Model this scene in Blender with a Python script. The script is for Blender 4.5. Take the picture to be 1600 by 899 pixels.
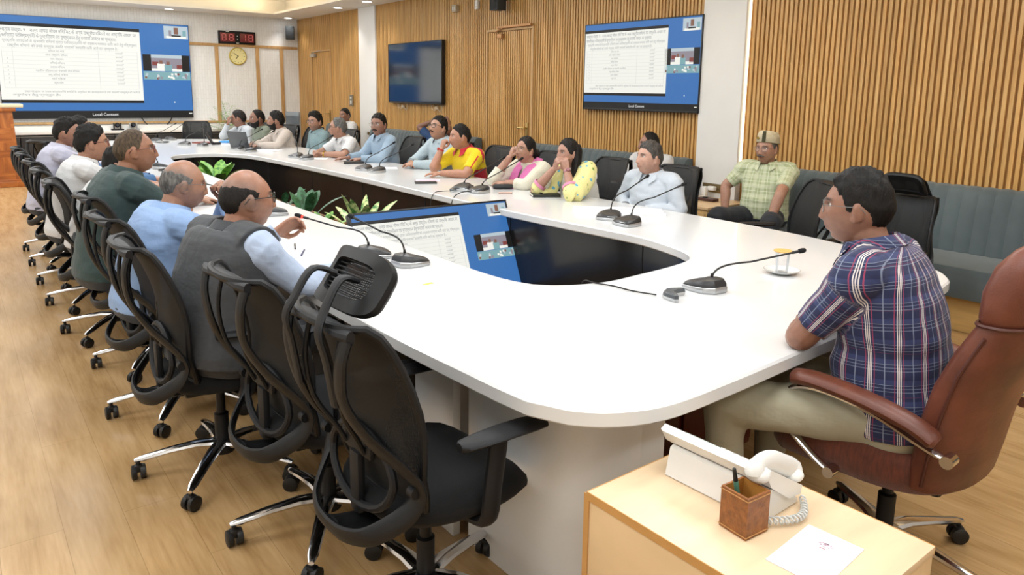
import bpy, bmesh, math, random
import numpy as np
from mathutils import Vector, Matrix, Quaternion, noise
R_ = math.radians
pi = math.pi
random.seed(7)
SC = bpy.context.scene
COL = SC.collection
for o in list(bpy.data.objects): bpy.data.objects.remove(o)

# ------------------------------------------------------------ camera
YAW, PITCH, ROLL, FPX, PPY = 0.65198, 0.17391, 0.01437, 1148.8, 347.0
CAM_H = 1.55
fw = Vector((math.sin(YAW)*math.cos(PITCH), math.cos(YAW)*math.cos(PITCH), -math.sin(PITCH)))
rt = Vector((math.cos(YAW), -math.sin(YAW), 0)); up = rt.cross(fw)
rt, up = rt*math.cos(ROLL)+up*math.sin(ROLL), up*math.cos(ROLL)-rt*math.sin(ROLL)
cd = bpy.data.cameras.new('camera'); cam = bpy.data.objects.new('camera', cd); COL.objects.link(cam)
M_ = Matrix.Identity(4)
for i in range(3):
    M_[i][0], M_[i][1], M_[i][2] = rt[i], up[i], -fw[i]
M_[2][3] = CAM_H
cam.matrix_world = M_
cd.sensor_width = 36; cd.lens = 36*FPX/1600; cd.shift_y = -(449.5-PPY)/1600; cd.clip_start = .05
SC.camera = cam
# ------------------------------------------------------------ world, exposure, lights
w = bpy.data.worlds.new('world'); SC.world = w; w.use_nodes = True
w.node_tree.nodes['Background'].inputs[0].default_value = (1, .98, .95, 1)
w.node_tree.nodes['Background'].inputs[1].default_value = .25
SC.view_settings.view_transform = 'Standard'; SC.view_settings.look = 'None'
SC.view_settings.exposure = 0.06; SC.view_settings.gamma = 1; SC.view_settings.use_curve_mapping = False
def area(name, loc, sx, sy, power, color=(1, 1, 1), rot=(0, 0, 0)):
    l = bpy.data.lights.new(name, 'AREA'); l.shape = 'RECTANGLE'; l.size = sx; l.size_y = sy; l.energy = power; l.color = color
    o = bpy.data.objects.new(name, l); COL.objects.link(o); o.location = loc; o.rotation_euler = rot; return o
ROOM_X0, ROOM_X1, ROOM_Y0, ROOM_Y1, CEIL = -1.7, 6.0, -2.6, 15.37, 2.99
LP = 33
for ly in (-1.6, 0.6, 3.0, 5.8, 8.6, 11.4, 13.2):
    for lx in (-.75, 1.3, 3.4):  # left column and nearest row: unseen fill added to brighten the white table panels
        area('ceiling_panel_fill_light', (lx, ly, 3.10), 1.1, 1.1, LP, (.93, .97, 1))
for ly in (1.5, 4.5, 7.5, 10.5, 13.5):
    area('cove_light', (4.9, ly, 3.03), .12, 2.6, 14, (1, .72, .38), (0, R_(180), 0))
area('cove_light', (2.0, 14.4, 3.03), 6.0, .12, 15, (1, .80, .52), (0, R_(180), 0))

# ------------------------------------------------------------ materials
def hx(s):
    s = s.lstrip('#'); o = []
    for i in (0, 2, 4):
        v = int(s[i:i+2], 16)/255; o.append(v/12.92 if v <= .04045 else ((v+.055)/1.055)**2.4)
    return (*o, 1)
MATS = {}
class NT:
    def __init__(s, m): s.m = m; s.t = m.node_tree; s.n = s.t.nodes; s.b = s.n['Principled BSDF']
    def add(s, ty, **k):
        n = s.n.new('ShaderNode'+ty)
        for a, v in k.items():
            if a.startswith('i_'): n.inputs[a[2:]].default_value = v
            else: setattr(n, a, v)
        return n
    def link(s, a, b): s.t.links.new(a, b)
    def math(s, op, a, b=None, c=None):
        n = s.n.new('ShaderNodeMath'); n.operation = op
        for i, v in enumerate((a, b, c)):
            if v is None: continue
            if isinstance(v, (int, float)): n.inputs[i].default_value = v
            else: s.link(v, n.inputs[i])
        return n.outputs[0]
    def mix(s, f, a, b):
        n = s.n.new('ShaderNodeMix'); n.data_type = 'RGBA'
        for i, v in ((0, f), (6, a), (7, b)):
            if isinstance(v, (int, float)): n.inputs[i].default_value = v
            elif isinstance(v, tuple): n.inputs[i].default_value = v
            else: s.link(v, n.inputs[i])
        return n.outputs[2]
    def coord(s, scale=(1, 1, 1), kind='Object'):
        tc = s.n.new('ShaderNodeTexCoord'); mp = s.n.new('ShaderNodeMapping'); mp.inputs['Scale'].default_value = scale
        s.link(tc.outputs[kind], mp.inputs[0]); return mp.outputs[0]
    def noise(s, scale=10, det=3, stretch=(1, 1, 1), kind='Object'):
        n = s.n.new('ShaderNodeTexNoise'); n.inputs['Scale'].default_value = scale; n.inputs['Detail'].default_value = det
        s.link(s.coord(stretch, kind), n.inputs['Vector']); return n.outputs['Fac']
    def ramp(s, f, stops):
        n = s.n.new('ShaderNodeValToRGB'); s.link(f, n.inputs[0])
        e = n.color_ramp.elements
        while len(e) < len(stops): e.new(.5)
        for x, (p, c) in zip(e, stops): x.position = p; x.color = c
        return n.outputs[0]
    def bump(s, h, st=.2, dist=.01):
        n = s.n.new('ShaderNodeBump'); n.inputs['Strength'].default_value = st; n.inputs['Distance'].default_value = dist
        s.link(h, n.inputs['Height']); s.link(n.outputs[0], s.b.inputs['Normal'])
def mat(name, col='#888888', rough=.5, metal=0, var=.06, vs=8, bump=0, bs=60, stretch=(1, 1, 1), emit=0, coat=0, sheen=0, alpha=1, trans=0, spec=None):
    if name in MATS: return MATS[name]
    m = bpy.data.materials.new(name); m.use_nodes = True; t = NT(m); b = t.b
    c = hx(col) if isinstance(col, str) else col
    b.inputs['Roughness'].default_value = rough; b.inputs['Metallic'].default_value = metal
    if var:
        f = t.noise(vs, 4, stretch)
        lo = tuple(v*(1-var) for v in c[:3])+(1,); hi = tuple(min(1, v*(1+var)) for v in c[:3])+(1,)
        t.link(t.ramp(f, [(.3, lo), (.7, hi)]), b.inputs['Base Color'])
    else: b.inputs['Base Color'].default_value = c
    if bump: t.bump(t.noise(bs, 3, stretch), bump, .004)
    if emit:
        b.inputs['Emission Color'].default_value = c; b.inputs['Base Color'].default_value = (.02, .02, .02, 1) if emit < 2 else c; b.inputs['Emission Strength'].default_value = emit
    if coat: b.inputs['Coat Weight'].default_value = coat; b.inputs['Coat Roughness'].default_value = .1
    if sheen: b.inputs['Sheen Weight'].default_value = sheen
    if trans: b.inputs['Transmission Weight'].default_value = trans
    if alpha < 1: b.inputs['Alpha'].default_value = alpha
    if spec is not None: b.inputs['Specular IOR Level'].default_value = spec
    MATS[name] = m; return m

# ------------------------------------------------------------ mesh builder
def V(*a): return Vector(a)
class B:
    def __init__(s): s.v = []; s.f = []; s.mi = []; s.m = 0
    def add(s, vs, fs, T=None):
        k = len(s.v)
        s.v += [tuple(T @ Vector(p)) if T is not None else tuple(p) for p in vs]
        s.f += [tuple(i+k for i in f) for f in fs]; s.mi += [s.m]*len(fs); return s
    def box(s, c, d, T=None, bev=0):
        cx, cy, cz = c; x, y, z = d[0]/2, d[1]/2, d[2]/2
        if bev <= 0:
            vs = [(cx+i*x, cy+j*y, cz+k*z) for i in (-1, 1) for j in (-1, 1) for k in (-1, 1)]
            return s.add(vs, [(0, 1, 3, 2), (4, 6, 7, 5), (0, 4, 5, 1), (2, 3, 7, 6), (0, 2, 6, 4), (1, 5, 7, 3)], T)
        bev = min(bev, x*.98, y*.98, z*.98)
        bm = bmesh.new(); bmesh.ops.create_cube(bm, size=1)
        for v in bm.verts: v.co = (v.co.x*2*x, v.co.y*2*y, v.co.z*2*z)
        bmesh.ops.bevel(bm, geom=list(bm.edges), offset=bev, segments=2, affect='EDGES', profile=.6)
        bm.verts.ensure_lookup_table()
        vs = [(v.co.x+cx, v.co.y+cy, v.co.z+cz) for v in bm.verts]; fs = [tuple(v.index for v in f.verts) for f in bm.faces]
        bm.free(); return s.add(vs, fs, T)
    def loft(s, rings, cap=True, T=None, closed=True):
        n = len(rings[0]); vs = [p for r in rings for p in r]; fs = []
        for i in range(len(rings)-1):
            for j in range(n if closed else n-1):
                a, b = i*n+j, i*n+(j+1) % n; fs.append((a, b, b+n, a+n))
        if cap and closed:
            fs.append(tuple(reversed(range(n)))); fs.append(tuple(range((len(rings)-1)*n, len(rings)*n)))
        return s.add(vs, fs, T)
    def tube(s, pts, r, seg=10, flat=1.0, upv=None, cap=True, T=None):
        pts = [Vector(p) for p in pts]; n = len(pts)
        rs = r if isinstance(r, (list, tuple)) else [r]*n
        rings = []; pu = Vector(upv) if upv is not None else None
        for i, p in enumerate(pts):
            t = (pts[min(i+1, n-1)]-pts[max(i-1, 0)])
            if t.length < 1e-9: t = Vector((0, 0, 1))
            t.normalize()
            if pu is None: pu = Vector((0, 0, 1)) if abs(t.z) < .9 else Vector((1, 0, 0))
            sd = t.cross(pu)
            if sd.length < 1e-6: sd = t.orthogonal()
            sd.normalize(); u2 = sd.cross(t).normalized()
            if upv is None: pu = u2
            a = rs[i]; ra, rb = (a if isinstance(a, tuple) else (a, a*flat))
            rings.append([p+sd*(math.cos(2*pi*k/seg)*ra)+u2*(math.sin(2*pi*k/seg)*rb) for k in range(seg)])
        return s.loft(rings, cap, T)
    def cyl(s, a, b, r, seg=16, r2=None, T=None):
        return s.tube([a, b], [r, r if r2 is None else r2], seg, T=T)
    def lathe(s, prof, seg=24, T=None):
        rings = [[(r*math.cos(2*pi*k/seg), r*math.sin(2*pi*k/seg), z) for k in range(seg)] for r, z in prof]
        return s.loft(rings, True, T)
    def ell(s, c, rad, T=None, seg=14, rn=10, rot=None):
        rings = []
        for i in range(rn+1):
            a = -pi/2+pi*i/rn; rr = max(math.cos(a), .02)
            ring = []
            for k in range(seg):
                p = Vector((rad[0]*rr*math.cos(2*pi*k/seg), rad[1]*rr*math.sin(2*pi*k/seg), rad[2]*math.sin(a)))
                if rot is not None: p = rot @ p
                ring.append(p+Vector(c))
            rings.append(ring)
        return s.loft(rings, True, T)
    def prism(s, poly, z0, z1, T=None):
        n = len(poly); vs = [(x, y, z0) for x, y in poly]+[(x, y, z1) for x, y in poly]
        fs = [(i, (i+1) % n, (i+1) % n+n, i+n) for i in range(n)]+[tuple(reversed(range(n))), tuple(range(n, 2*n))]
        return s.add(vs, fs, T)
    def quad(s, a, b, c, d): return s.add([a, b, c, d], [(0, 1, 2, 3)])
    def build(s, name, mats, parent=None, smooth=True, ang=35, loc=None, rz=0):
        me = bpy.data.meshes.new(name); me.from_pydata(s.v, [], s.f)
        mats = mats if isinstance(mats, (list, tuple)) else [mats]
        for m in mats: me.materials.append(m)
        if len(mats) > 1: me.polygons.foreach_set('material_index', s.mi)
        bm = bmesh.new(); bm.from_mesh(me); bmesh.ops.recalc_face_normals(bm, faces=bm.faces); bm.to_mesh(me); bm.free()
        if smooth: me.polygons.foreach_set('use_smooth', [True]*len(me.polygons)); me.set_sharp_from_angle(angle=R_(ang))
        me.update()
        o = bpy.data.objects.new(name, me); COL.objects.link(o)
        if parent is not None: o.parent = parent
        if loc is not None: o.location = loc
        if rz: o.rotation_euler = (0, 0, rz)
        return o
def tag(o, label=None, cat=None, group=None, kind=None):
    if label: o['label'] = label
    if cat: o['category'] = cat
    if group: o['group'] = group
    if kind: o['kind'] = kind
    return o
def empty(name, loc=(0, 0, 0), rz=0, label=None, cat=None, group=None):
    o = bpy.data.objects.new(name, None); COL.objects.link(o); o.location = loc; o.rotation_euler = (0, 0, rz); o.empty_display_size = .1
    return tag(o, label, cat, group)
def kids(o): return [c for c in bpy.data.objects if c.parent == o]
def copy_tree(o, parent=None, km=None):
    if km is None:
        km = {}
        for c in bpy.data.objects: km.setdefault(c.parent, []).append(c)
    c = o.copy(); COL.objects.link(c)
    if parent is not None: c.parent = parent
    for ch in km.get(o, []): copy_tree(ch, c, km)
    return c
def struct(o): o['kind'] = 'structure'; return o
def bez(p0, p1, p2, p3, n=12):
    p0, p1, p2, p3 = map(Vector, (p0, p1, p2, p3))
    return [p0*(1-t)**3+p1*3*t*(1-t)**2+p2*3*t*t*(1-t)+p3*t**3 for t in [i/n for i in range(n+1)]]
def crom(pts, n=6, closed=False):
    P = [Vector(p) for p in pts]; m = len(P); out = []
    rng = range(m if closed else m-1)
    for i in rng:
        a, b, c, d = (P[(i-1) % m], P[i], P[(i+1) % m], P[(i+2) % m]) if closed else (P[max(i-1, 0)], P[i], P[i+1], P[min(i+2, m-1)])
        for k in range(n):
            t = k/n; out.append(.5*((2*b)+(c-a)*t+(2*a-5*b+4*c-d)*t*t+(3*b-a-3*c+d)*t**3))
    if not closed: out.append(P[-1])
    return out
def rotm(ax, ang): return Matrix.Rotation(ang, 4, ax)
def trm(*a): return Matrix.Translation(Vector(a))
def text_mesh(name, s, size, m, parent, loc, rot, align='LEFT', width=None, ext=0.0):
    cu = bpy.data.curves.new(name, 'FONT'); cu.body = s; cu.size = size; cu.align_x = align; cu.resolution_u = 2; cu.extrude = ext
    o = bpy.data.objects.new(name, cu); COL.objects.link(o); bpy.context.view_layer.update()
    me = bpy.data.meshes.new_from_object(o.evaluated_get(bpy.context.evaluated_depsgraph_get()))
    wd = o.dimensions.x; bpy.data.objects.remove(o); bpy.data.curves.remove(cu)
    me.materials.clear(); me.materials.append(m)
    o = bpy.data.objects.new(name, me); COL.objects.link(o)
    o.parent = parent; o.location = loc; o.rotation_euler = rot
    if width and wd > 0: o.scale = (width/wd, 1, 1)
    return o
# ============================================================ ROOM
def slat_wood(name, c1, c2, c3, per):
    m = bpy.data.materials.new(name); m.use_nodes = True; t = NT(m)
    f = t.noise(3, 6, (8, 8, .6)); g = t.noise(60, 3, (4, 4, .25))
    base = t.ramp(f, [(.25, hx(c1)), (.5, hx(c2)), (.8, hx(c3))])
    # each slat has its own tone
    sp = t.add('SeparateXYZ'); t.link(t.coord(), sp.inputs[0])
    wn = t.add('TexWhiteNoise', noise_dimensions='1D'); t.link(t.math('FLOOR', t.math('DIVIDE', sp.outputs[1], per)), wn.inputs['W'])
    tone = t.math('ADD', t.math('MULTIPLY', wn.outputs['Value'], .22), .86)
    mx = t.add('Mix', data_type='RGBA', blend_type='MULTIPLY'); mx.inputs[0].default_value = 1
    t.link(base, mx.inputs[6]); cb = t.add('CombineColor'); 
    for i in range(3): t.link(t.math('MULTIPLY', tone, t.math('ADD', t.math('MULTIPLY', g, .25), .88)), cb.inputs[i])
    t.link(cb.outputs[0], mx.inputs[7]); t.link(mx.outputs[2], t.b.inputs['Base Color'])
    t.b.inputs['Roughness'].default_value = .38; MATS[name] = m; return m
M_SLAT = slat_wood('slat_wood', '#bb8c4e', '#cda060', '#dbb67c', .046)
M_SLATBACK = mat('slat_groove', '#966a34', .6, var=.15, vs=5, stretch=(3, 3, .4))
M_WOODTRIM = mat('trim_wood', '#c09a68', .4, var=.15, vs=6, stretch=(6, 6, 1))
M_WHITE = mat('white_paint', '#e9e8e4', .55, var=.02, vs=3)
M_PILLAR = mat('pillar_paint', '#e4e4e2', .5, var=.02, vs=3)
def floor_mat():
    m = bpy.data.materials.new('oak_laminate'); m.use_nodes = True; t = NT(m)
    br = t.add('TexBrick', offset=.37); br.inputs['Scale'].default_value = 1
    br.inputs['Brick Width'].default_value = 1.2; br.inputs['Row Height'].default_value = .19; br.inputs['Mortar Size'].default_value = .0012
    br.inputs['Color1'].default_value = (0, 0, 0, 1); br.inputs['Color2'].default_value = (1, 1, 1, 1); br.inputs['Mortar'].default_value = (.5, .5, .5, 1)
    mp = t.add('Mapping'); mp.inputs['Rotation'].default_value = (0, 0, R_(90)); tc = t.add('TexCoord'); t.link(tc.outputs['Object'], mp.inputs[0]); t.link(mp.outputs[0], br.inputs[0])
    g1 = t.noise(2.2, 6, (7, .8, 1)); g2 = t.noise(9, 8, (9, .7, 1))
    wv = t.add('TexNoise', i_Scale=1.6, i_Detail=2.0, i_Distortion=2.5); t.link(t.coord((3, .5, 1)), wv.inputs['Vector'])
    f = t.math('ADD', t.math('MULTIPLY', g1, .5), t.math('ADD', t.math('MULTIPLY', g2, .3), t.math('MULTIPLY', wv.outputs['Fac'], .3)))
    c = t.ramp(f, [(.38, hx('#a07c50')), (.52, hx('#b59162')), (.68, hx('#c5a274'))])
    c2 = t.mix(t.math('MULTIPLY', br.outputs['Color'], .16), c, hx('#8f7447'))
    c3 = t.mix(t.math('MULTIPLY', br.outputs['Fac'], .45), c2, hx('#75592f'))
    t.link(c3, t.b.inputs['Base Color']); t.b.inputs['Roughness'].default_value = .27
    return m
def panel_white():
    m = bpy.data.materials.new('textured_white_panel'); m.use_nodes = True; t = NT(m)
    br = t.add('TexBrick', offset=.5); br.inputs['Scale'].default_value = 1; br.inputs['Brick Width'].default_value = .16; br.inputs['Row Height'].default_value = .05; br.inputs['Mortar Size'].default_value = .004; br.inputs['Mortar Smooth'].default_value = .6
    br.inputs['Color1'].default_value = hx('#eef0f0'); br.inputs['Color2'].default_value = hx('#e8eaea'); br.inputs['Mortar'].default_value = hx('#dcdedd')
    mp = t.add('Mapping'); mp.inputs['Rotation'].default_value = (0, R_(90), R_(0)); tc = t.add('TexCoord'); t.link(tc.outputs['Object'], mp.inputs[0])
    sp = t.add('SeparateXYZ'); t.link(tc.outputs['Object'], sp.inputs[0]); cb = t.add('CombineXYZ'); t.link(sp.outputs[2], cb.inputs[0]); t.link(sp.outputs[0], cb.inputs[1]); t.link(cb.outputs[0], br.inputs[0])
    t.link(br.outputs['Color'], t.b.inputs['Base Color']); t.b.inputs['Roughness'].default_value = .5
    t.bump(t.math('SUBTRACT', 1, br.outputs['Fac']), .4, .004); return m
fl = B(); fl.box(((ROOM_X0+ROOM_X1)/2, (ROOM_Y0+ROOM_Y1)/2, -.05), (ROOM_X1-ROOM_X0+.4, ROOM_Y1-ROOM_Y0+.4, .1)); struct(fl.build('floor', floor_mat(), smooth=False))
# ceiling: soffit ring at 2.99, recess at 3.25 with cove lip
TX0, TX1, TY0, TY1 = -1.35, 5.25, -1.4, 14.55
ce = B()
ce.box(((ROOM_X0+TX0)/2-.05, (ROOM_Y0+ROOM_Y1)/2, CEIL+.02), (TX0-ROOM_X0+.1, ROOM_Y1-ROOM_Y0+.2, .04))
ce.box(((TX1+ROOM_X1)/2+.05, (ROOM_Y0+ROOM_Y1)/2, CEIL+.02), (ROOM_X1-TX1+.1, ROOM_Y1-ROOM_Y0+.2, .04))
ce.box(((TX0+TX1)/2, (ROOM_Y0+TY0)/2-.05, CEIL+.02), (TX1-TX0, TY0-ROOM_Y0+.1, .04))
ce.box(((TX0+TX1)/2, (TY1+ROOM_Y1)/2+.05, CEIL+.02), (TX1-TX0, ROOM_Y1-TY1+.1, .04))
ce.box(((TX0+TX1)/2, (TY0+TY1)/2, 3.3), (TX1-TX0+.8, TY1-TY0+.8, .04))
ce.box((TX1+.35, (TY0+TY1)/2, 3.15), (.04, TY1-TY0+.8, .28)); ce.box((TX0-.35, (TY0+TY1)/2, 3.15), (.04, TY1-TY0+.8, .28))
ce.box(((TX0+TX1)/2, TY1+.35, 3.15), (TX1-TX0+.8, .04, .28)); ce.box(((TX0+TX1)/2, TY0-.35, 3.15), (TX1-TX0+.8, .04, .28))
M_CEIL = mat('ceiling_paint', '#efeeea', .6, var=.01)
struct(ce.build('ceiling', M_CEIL, smooth=False))
# right wall with vertical slats
wl = B(); wl.m = 1; wl.box((ROOM_X1+.07, (ROOM_Y0+ROOM_Y1)/2, 1.53), (.1, ROOM_Y1-ROOM_Y0+.2, 3.06))
wl.m = 0
PITCH_S = .046
D1 = (13.70, 14.62); D2 = (7.47, 8.45)
y = ROOM_Y0
while y < ROOM_Y1-.03:
    z0 = 0
    yc = y+.013
    if (D1[0]-.02 < yc < D1[1]+.02) or (D2[0]-.02 < yc < D2[1]+.02): z0 = 2.37 if yc < 10 else 2.31
    if not (4.26 < yc < 4.76 or 11.77 < yc < 12.4):
        wl.box((6.0+.01, yc, (z0+CEIL)/2), (.02, .027, CEIL-z0))
    y += PITCH_S
struct(wl.build('wall_right', [M_SLAT, M_SLATBACK], smooth=False))
for (nm, y0, y1, dp) in (('wall_near_pillar', 4.27, 4.76, .06), ('wall_far_pillar', 11.78, 12.42, .03)):
    pb = B(); pb.box((6.0-dp/2+.01, (y0+y1)/2, CEIL/2), (dp+.02, y1-y0, CEIL), bev=.006); struct(pb.build(nm, M_PILLAR))
M_GLOW = mat('warm_led_strip', '#fff0cf', .5, var=0, emit=3.0)
pb = B(); pb.box((5.99, 4.258, CEIL/2+.4), (.012, .008, CEIL-.9)); tag(pb.build('light_strip', M_GLOW), 'thin warm vertical light strip running up beside the near white pillar', 'light strip')
# doors, flush slatted leaves
for n, (D, zt) in enumerate(((D1, 2.30), (D2, 2.36))):
    rt_ = struct(empty('door_%d' % (n+1), (6.0, (D[0]+D[1])/2, 0)))
    hw = (D[1]-D[0])/2
    b = B(); b.m = 1; b.box((.03, 0, zt/2), (.04, 2*hw-.02, zt-.01)); b.m = 0
    y = -hw+.02
    while y < hw-.03:
        b.box((.006, y+.013, zt/2), (.018, .027, zt-.02)); y += PITCH_S
    b.build('door_leaf', [M_SLAT, M_SLATBACK], rt_, smooth=False)
    b = B()
    for sy in (-1, 1): b.box((-.004, sy*(hw+.012), zt/2), (.036, .03, zt), bev=.003)
    b.box((-.004, 0, zt+.012), (.036, 2*hw+.054, .03), bev=.003); b.build('door_frame', M_WOODTRIM, rt_)
    b = B(); hy = -hw+.09; b.box((-.012, hy, 1.06), (.008, .045, .22), bev=.003); b.tube([(-.02, hy, 1.1), (-.06, hy, 1.1), (-.065, hy+.03, 1.1), (-.065, hy+.13, 1.1)], .01, 8)
    b.build('door_handle', mat('brushed_brass', '#b59b62', .35, .8, var=.05), rt_)
    b = B()
    if n == 0:
        b.box((-.045, hw-.16, zt-.07), (.06, .2, .06), bev=.008); b.tube([(-.05, hw-.1, zt-.03), (-.09, hw-.35, zt-.01), (-.03, hw-.5, zt+.02)], .008, 6)
        b.build('door_closer', mat('closer_grey', '#b5b1a8', .4, .5), rt_)
    else:
        b.box((-.04, -.14, zt+.045), (.04, .72, .03), bev=.004); b.tube([(-.04, .3, zt-.02), (-.05, .1, zt+.03)], .01, 6); b.box((-.04, hw-.33, zt-.07), (.05, .1, .06), bev=.008)
        b.build('door_closer', mat('closer_bronze', '#b98a5c', .4, .4), rt_)
# far wall
fw_ = B(); fw_.box(((ROOM_X0+ROOM_X1)/2, ROOM_Y1+.05, 1.53), (ROOM_X1-ROOM_X0+.4, .1, 3.06)); struct(fw_.build('wall_far', panel_white(), smooth=False))
b = B(); b.box((ROOM_X0-.05, (ROOM_Y0+ROOM_Y1)/2, 1.53), (.1, ROOM_Y1-ROOM_Y0+.4, 3.06)); struct(b.build('wall_left', M_WHITE, smooth=False))
b = B(); b.box(((ROOM_X0+ROOM_X1)/2, ROOM_Y0-.05, 1.53), (ROOM_X1-ROOM_X0+.4, .1, 3.06)); struct(b.build('wall_near', M_WHITE, smooth=False))
YF = ROOM_Y1
k = 1
for (x0, x1, z0, z1) in ((-1.6, 5.98, 2.375, 2.43), (-1.6, 5.98, .88, .925), (4.30, 4.37, .925, 2.375), (5.10, 5.17, .925, 2.375), (5.60, 5.67, .925, 2.375), (.60, .67, .925, 2.375)):
    b = B(); b.box(((x0+x1)/2, YF-.012, (z0+z1)/2), (x1-x0, .024, z1-z0), bev=.004); struct(b.build('trim_%d' % k, M_WOODTRIM)); k += 1
# low counter shelf along the far wall
t_ = tag(empty('low_counter', (2.0, YF-.3, 0)), 'long low counter with white top and dark front under the video wall', 'counter')
b = B(); b.box((0, 0, .76), (5.0, .52, .05), bev=.008); b.box((0, .1, .82), (5.0, .3, .09)); b.build('worktop', mat('counter_white', '#e4e3de', .35, var=.03), t_)
b = B()
for i in range(7): b.box((-2.13+i*.71, .02, .36), (.70, .46, .72), bev=.004)
b.build('dark_front', mat('dark_laminate', '#2a2624', .35, var=.2, vs=4, stretch=(1, 1, 6)), t_)
b = B(); b.box((0, -.215, .70), (5.0, .012, .012)); b.build('edge_strip', mat('alu', '#9b9b98', .3, .9), t_)
# ceiling downlights
dlm = mat('downlight_glow', '#ffffff', .4, var=0, emit=9)
first = None
dls = [(3.43, 15.0, 'above the right end of the video wall'), (5.69, 15.05, 'in the far ceiling corner above the wall speaker'), (5.65, 12.54, 'in the ceiling strip just beyond the far white pillar'), (5.62, 11.35, 'in the ceiling strip just before the far white pillar')]
for (x, y, s) in dls:
    e = empty('ceiling_downlight', (x, y, CEIL-.001)); e['group'] = 'round downlights in the ceiling border'
    tag(e, ('round white recessed downlight '+s) if s else 'round white recessed downlight in the ceiling border along the walls', 'ceiling light')
    b = B(); b.lathe([(.075, 0), (.095, 0), (.095, -.008), (.078, -.012), (.075, -.004)]); b.build('trim_ring', M_WHITE, e)
    b = B(); b.lathe([(.001, -.002), (.074, -.002), (.074, -.006), (.001, -.006)]); b.build('lens', dlm, e)
    l = bpy.data.lights.new('downlight_lamp', 'SPOT'); l.energy = 16; l.spot_size = R_(110); l.spot_blend = .6; l.shadow_soft_size = .07; l.color = (1, .98, .95)
    lo = bpy.data.objects.new('downlight_lamp', l); COL.objects.link(lo); lo.parent = e; lo.location = (0, 0, -.03)
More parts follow.
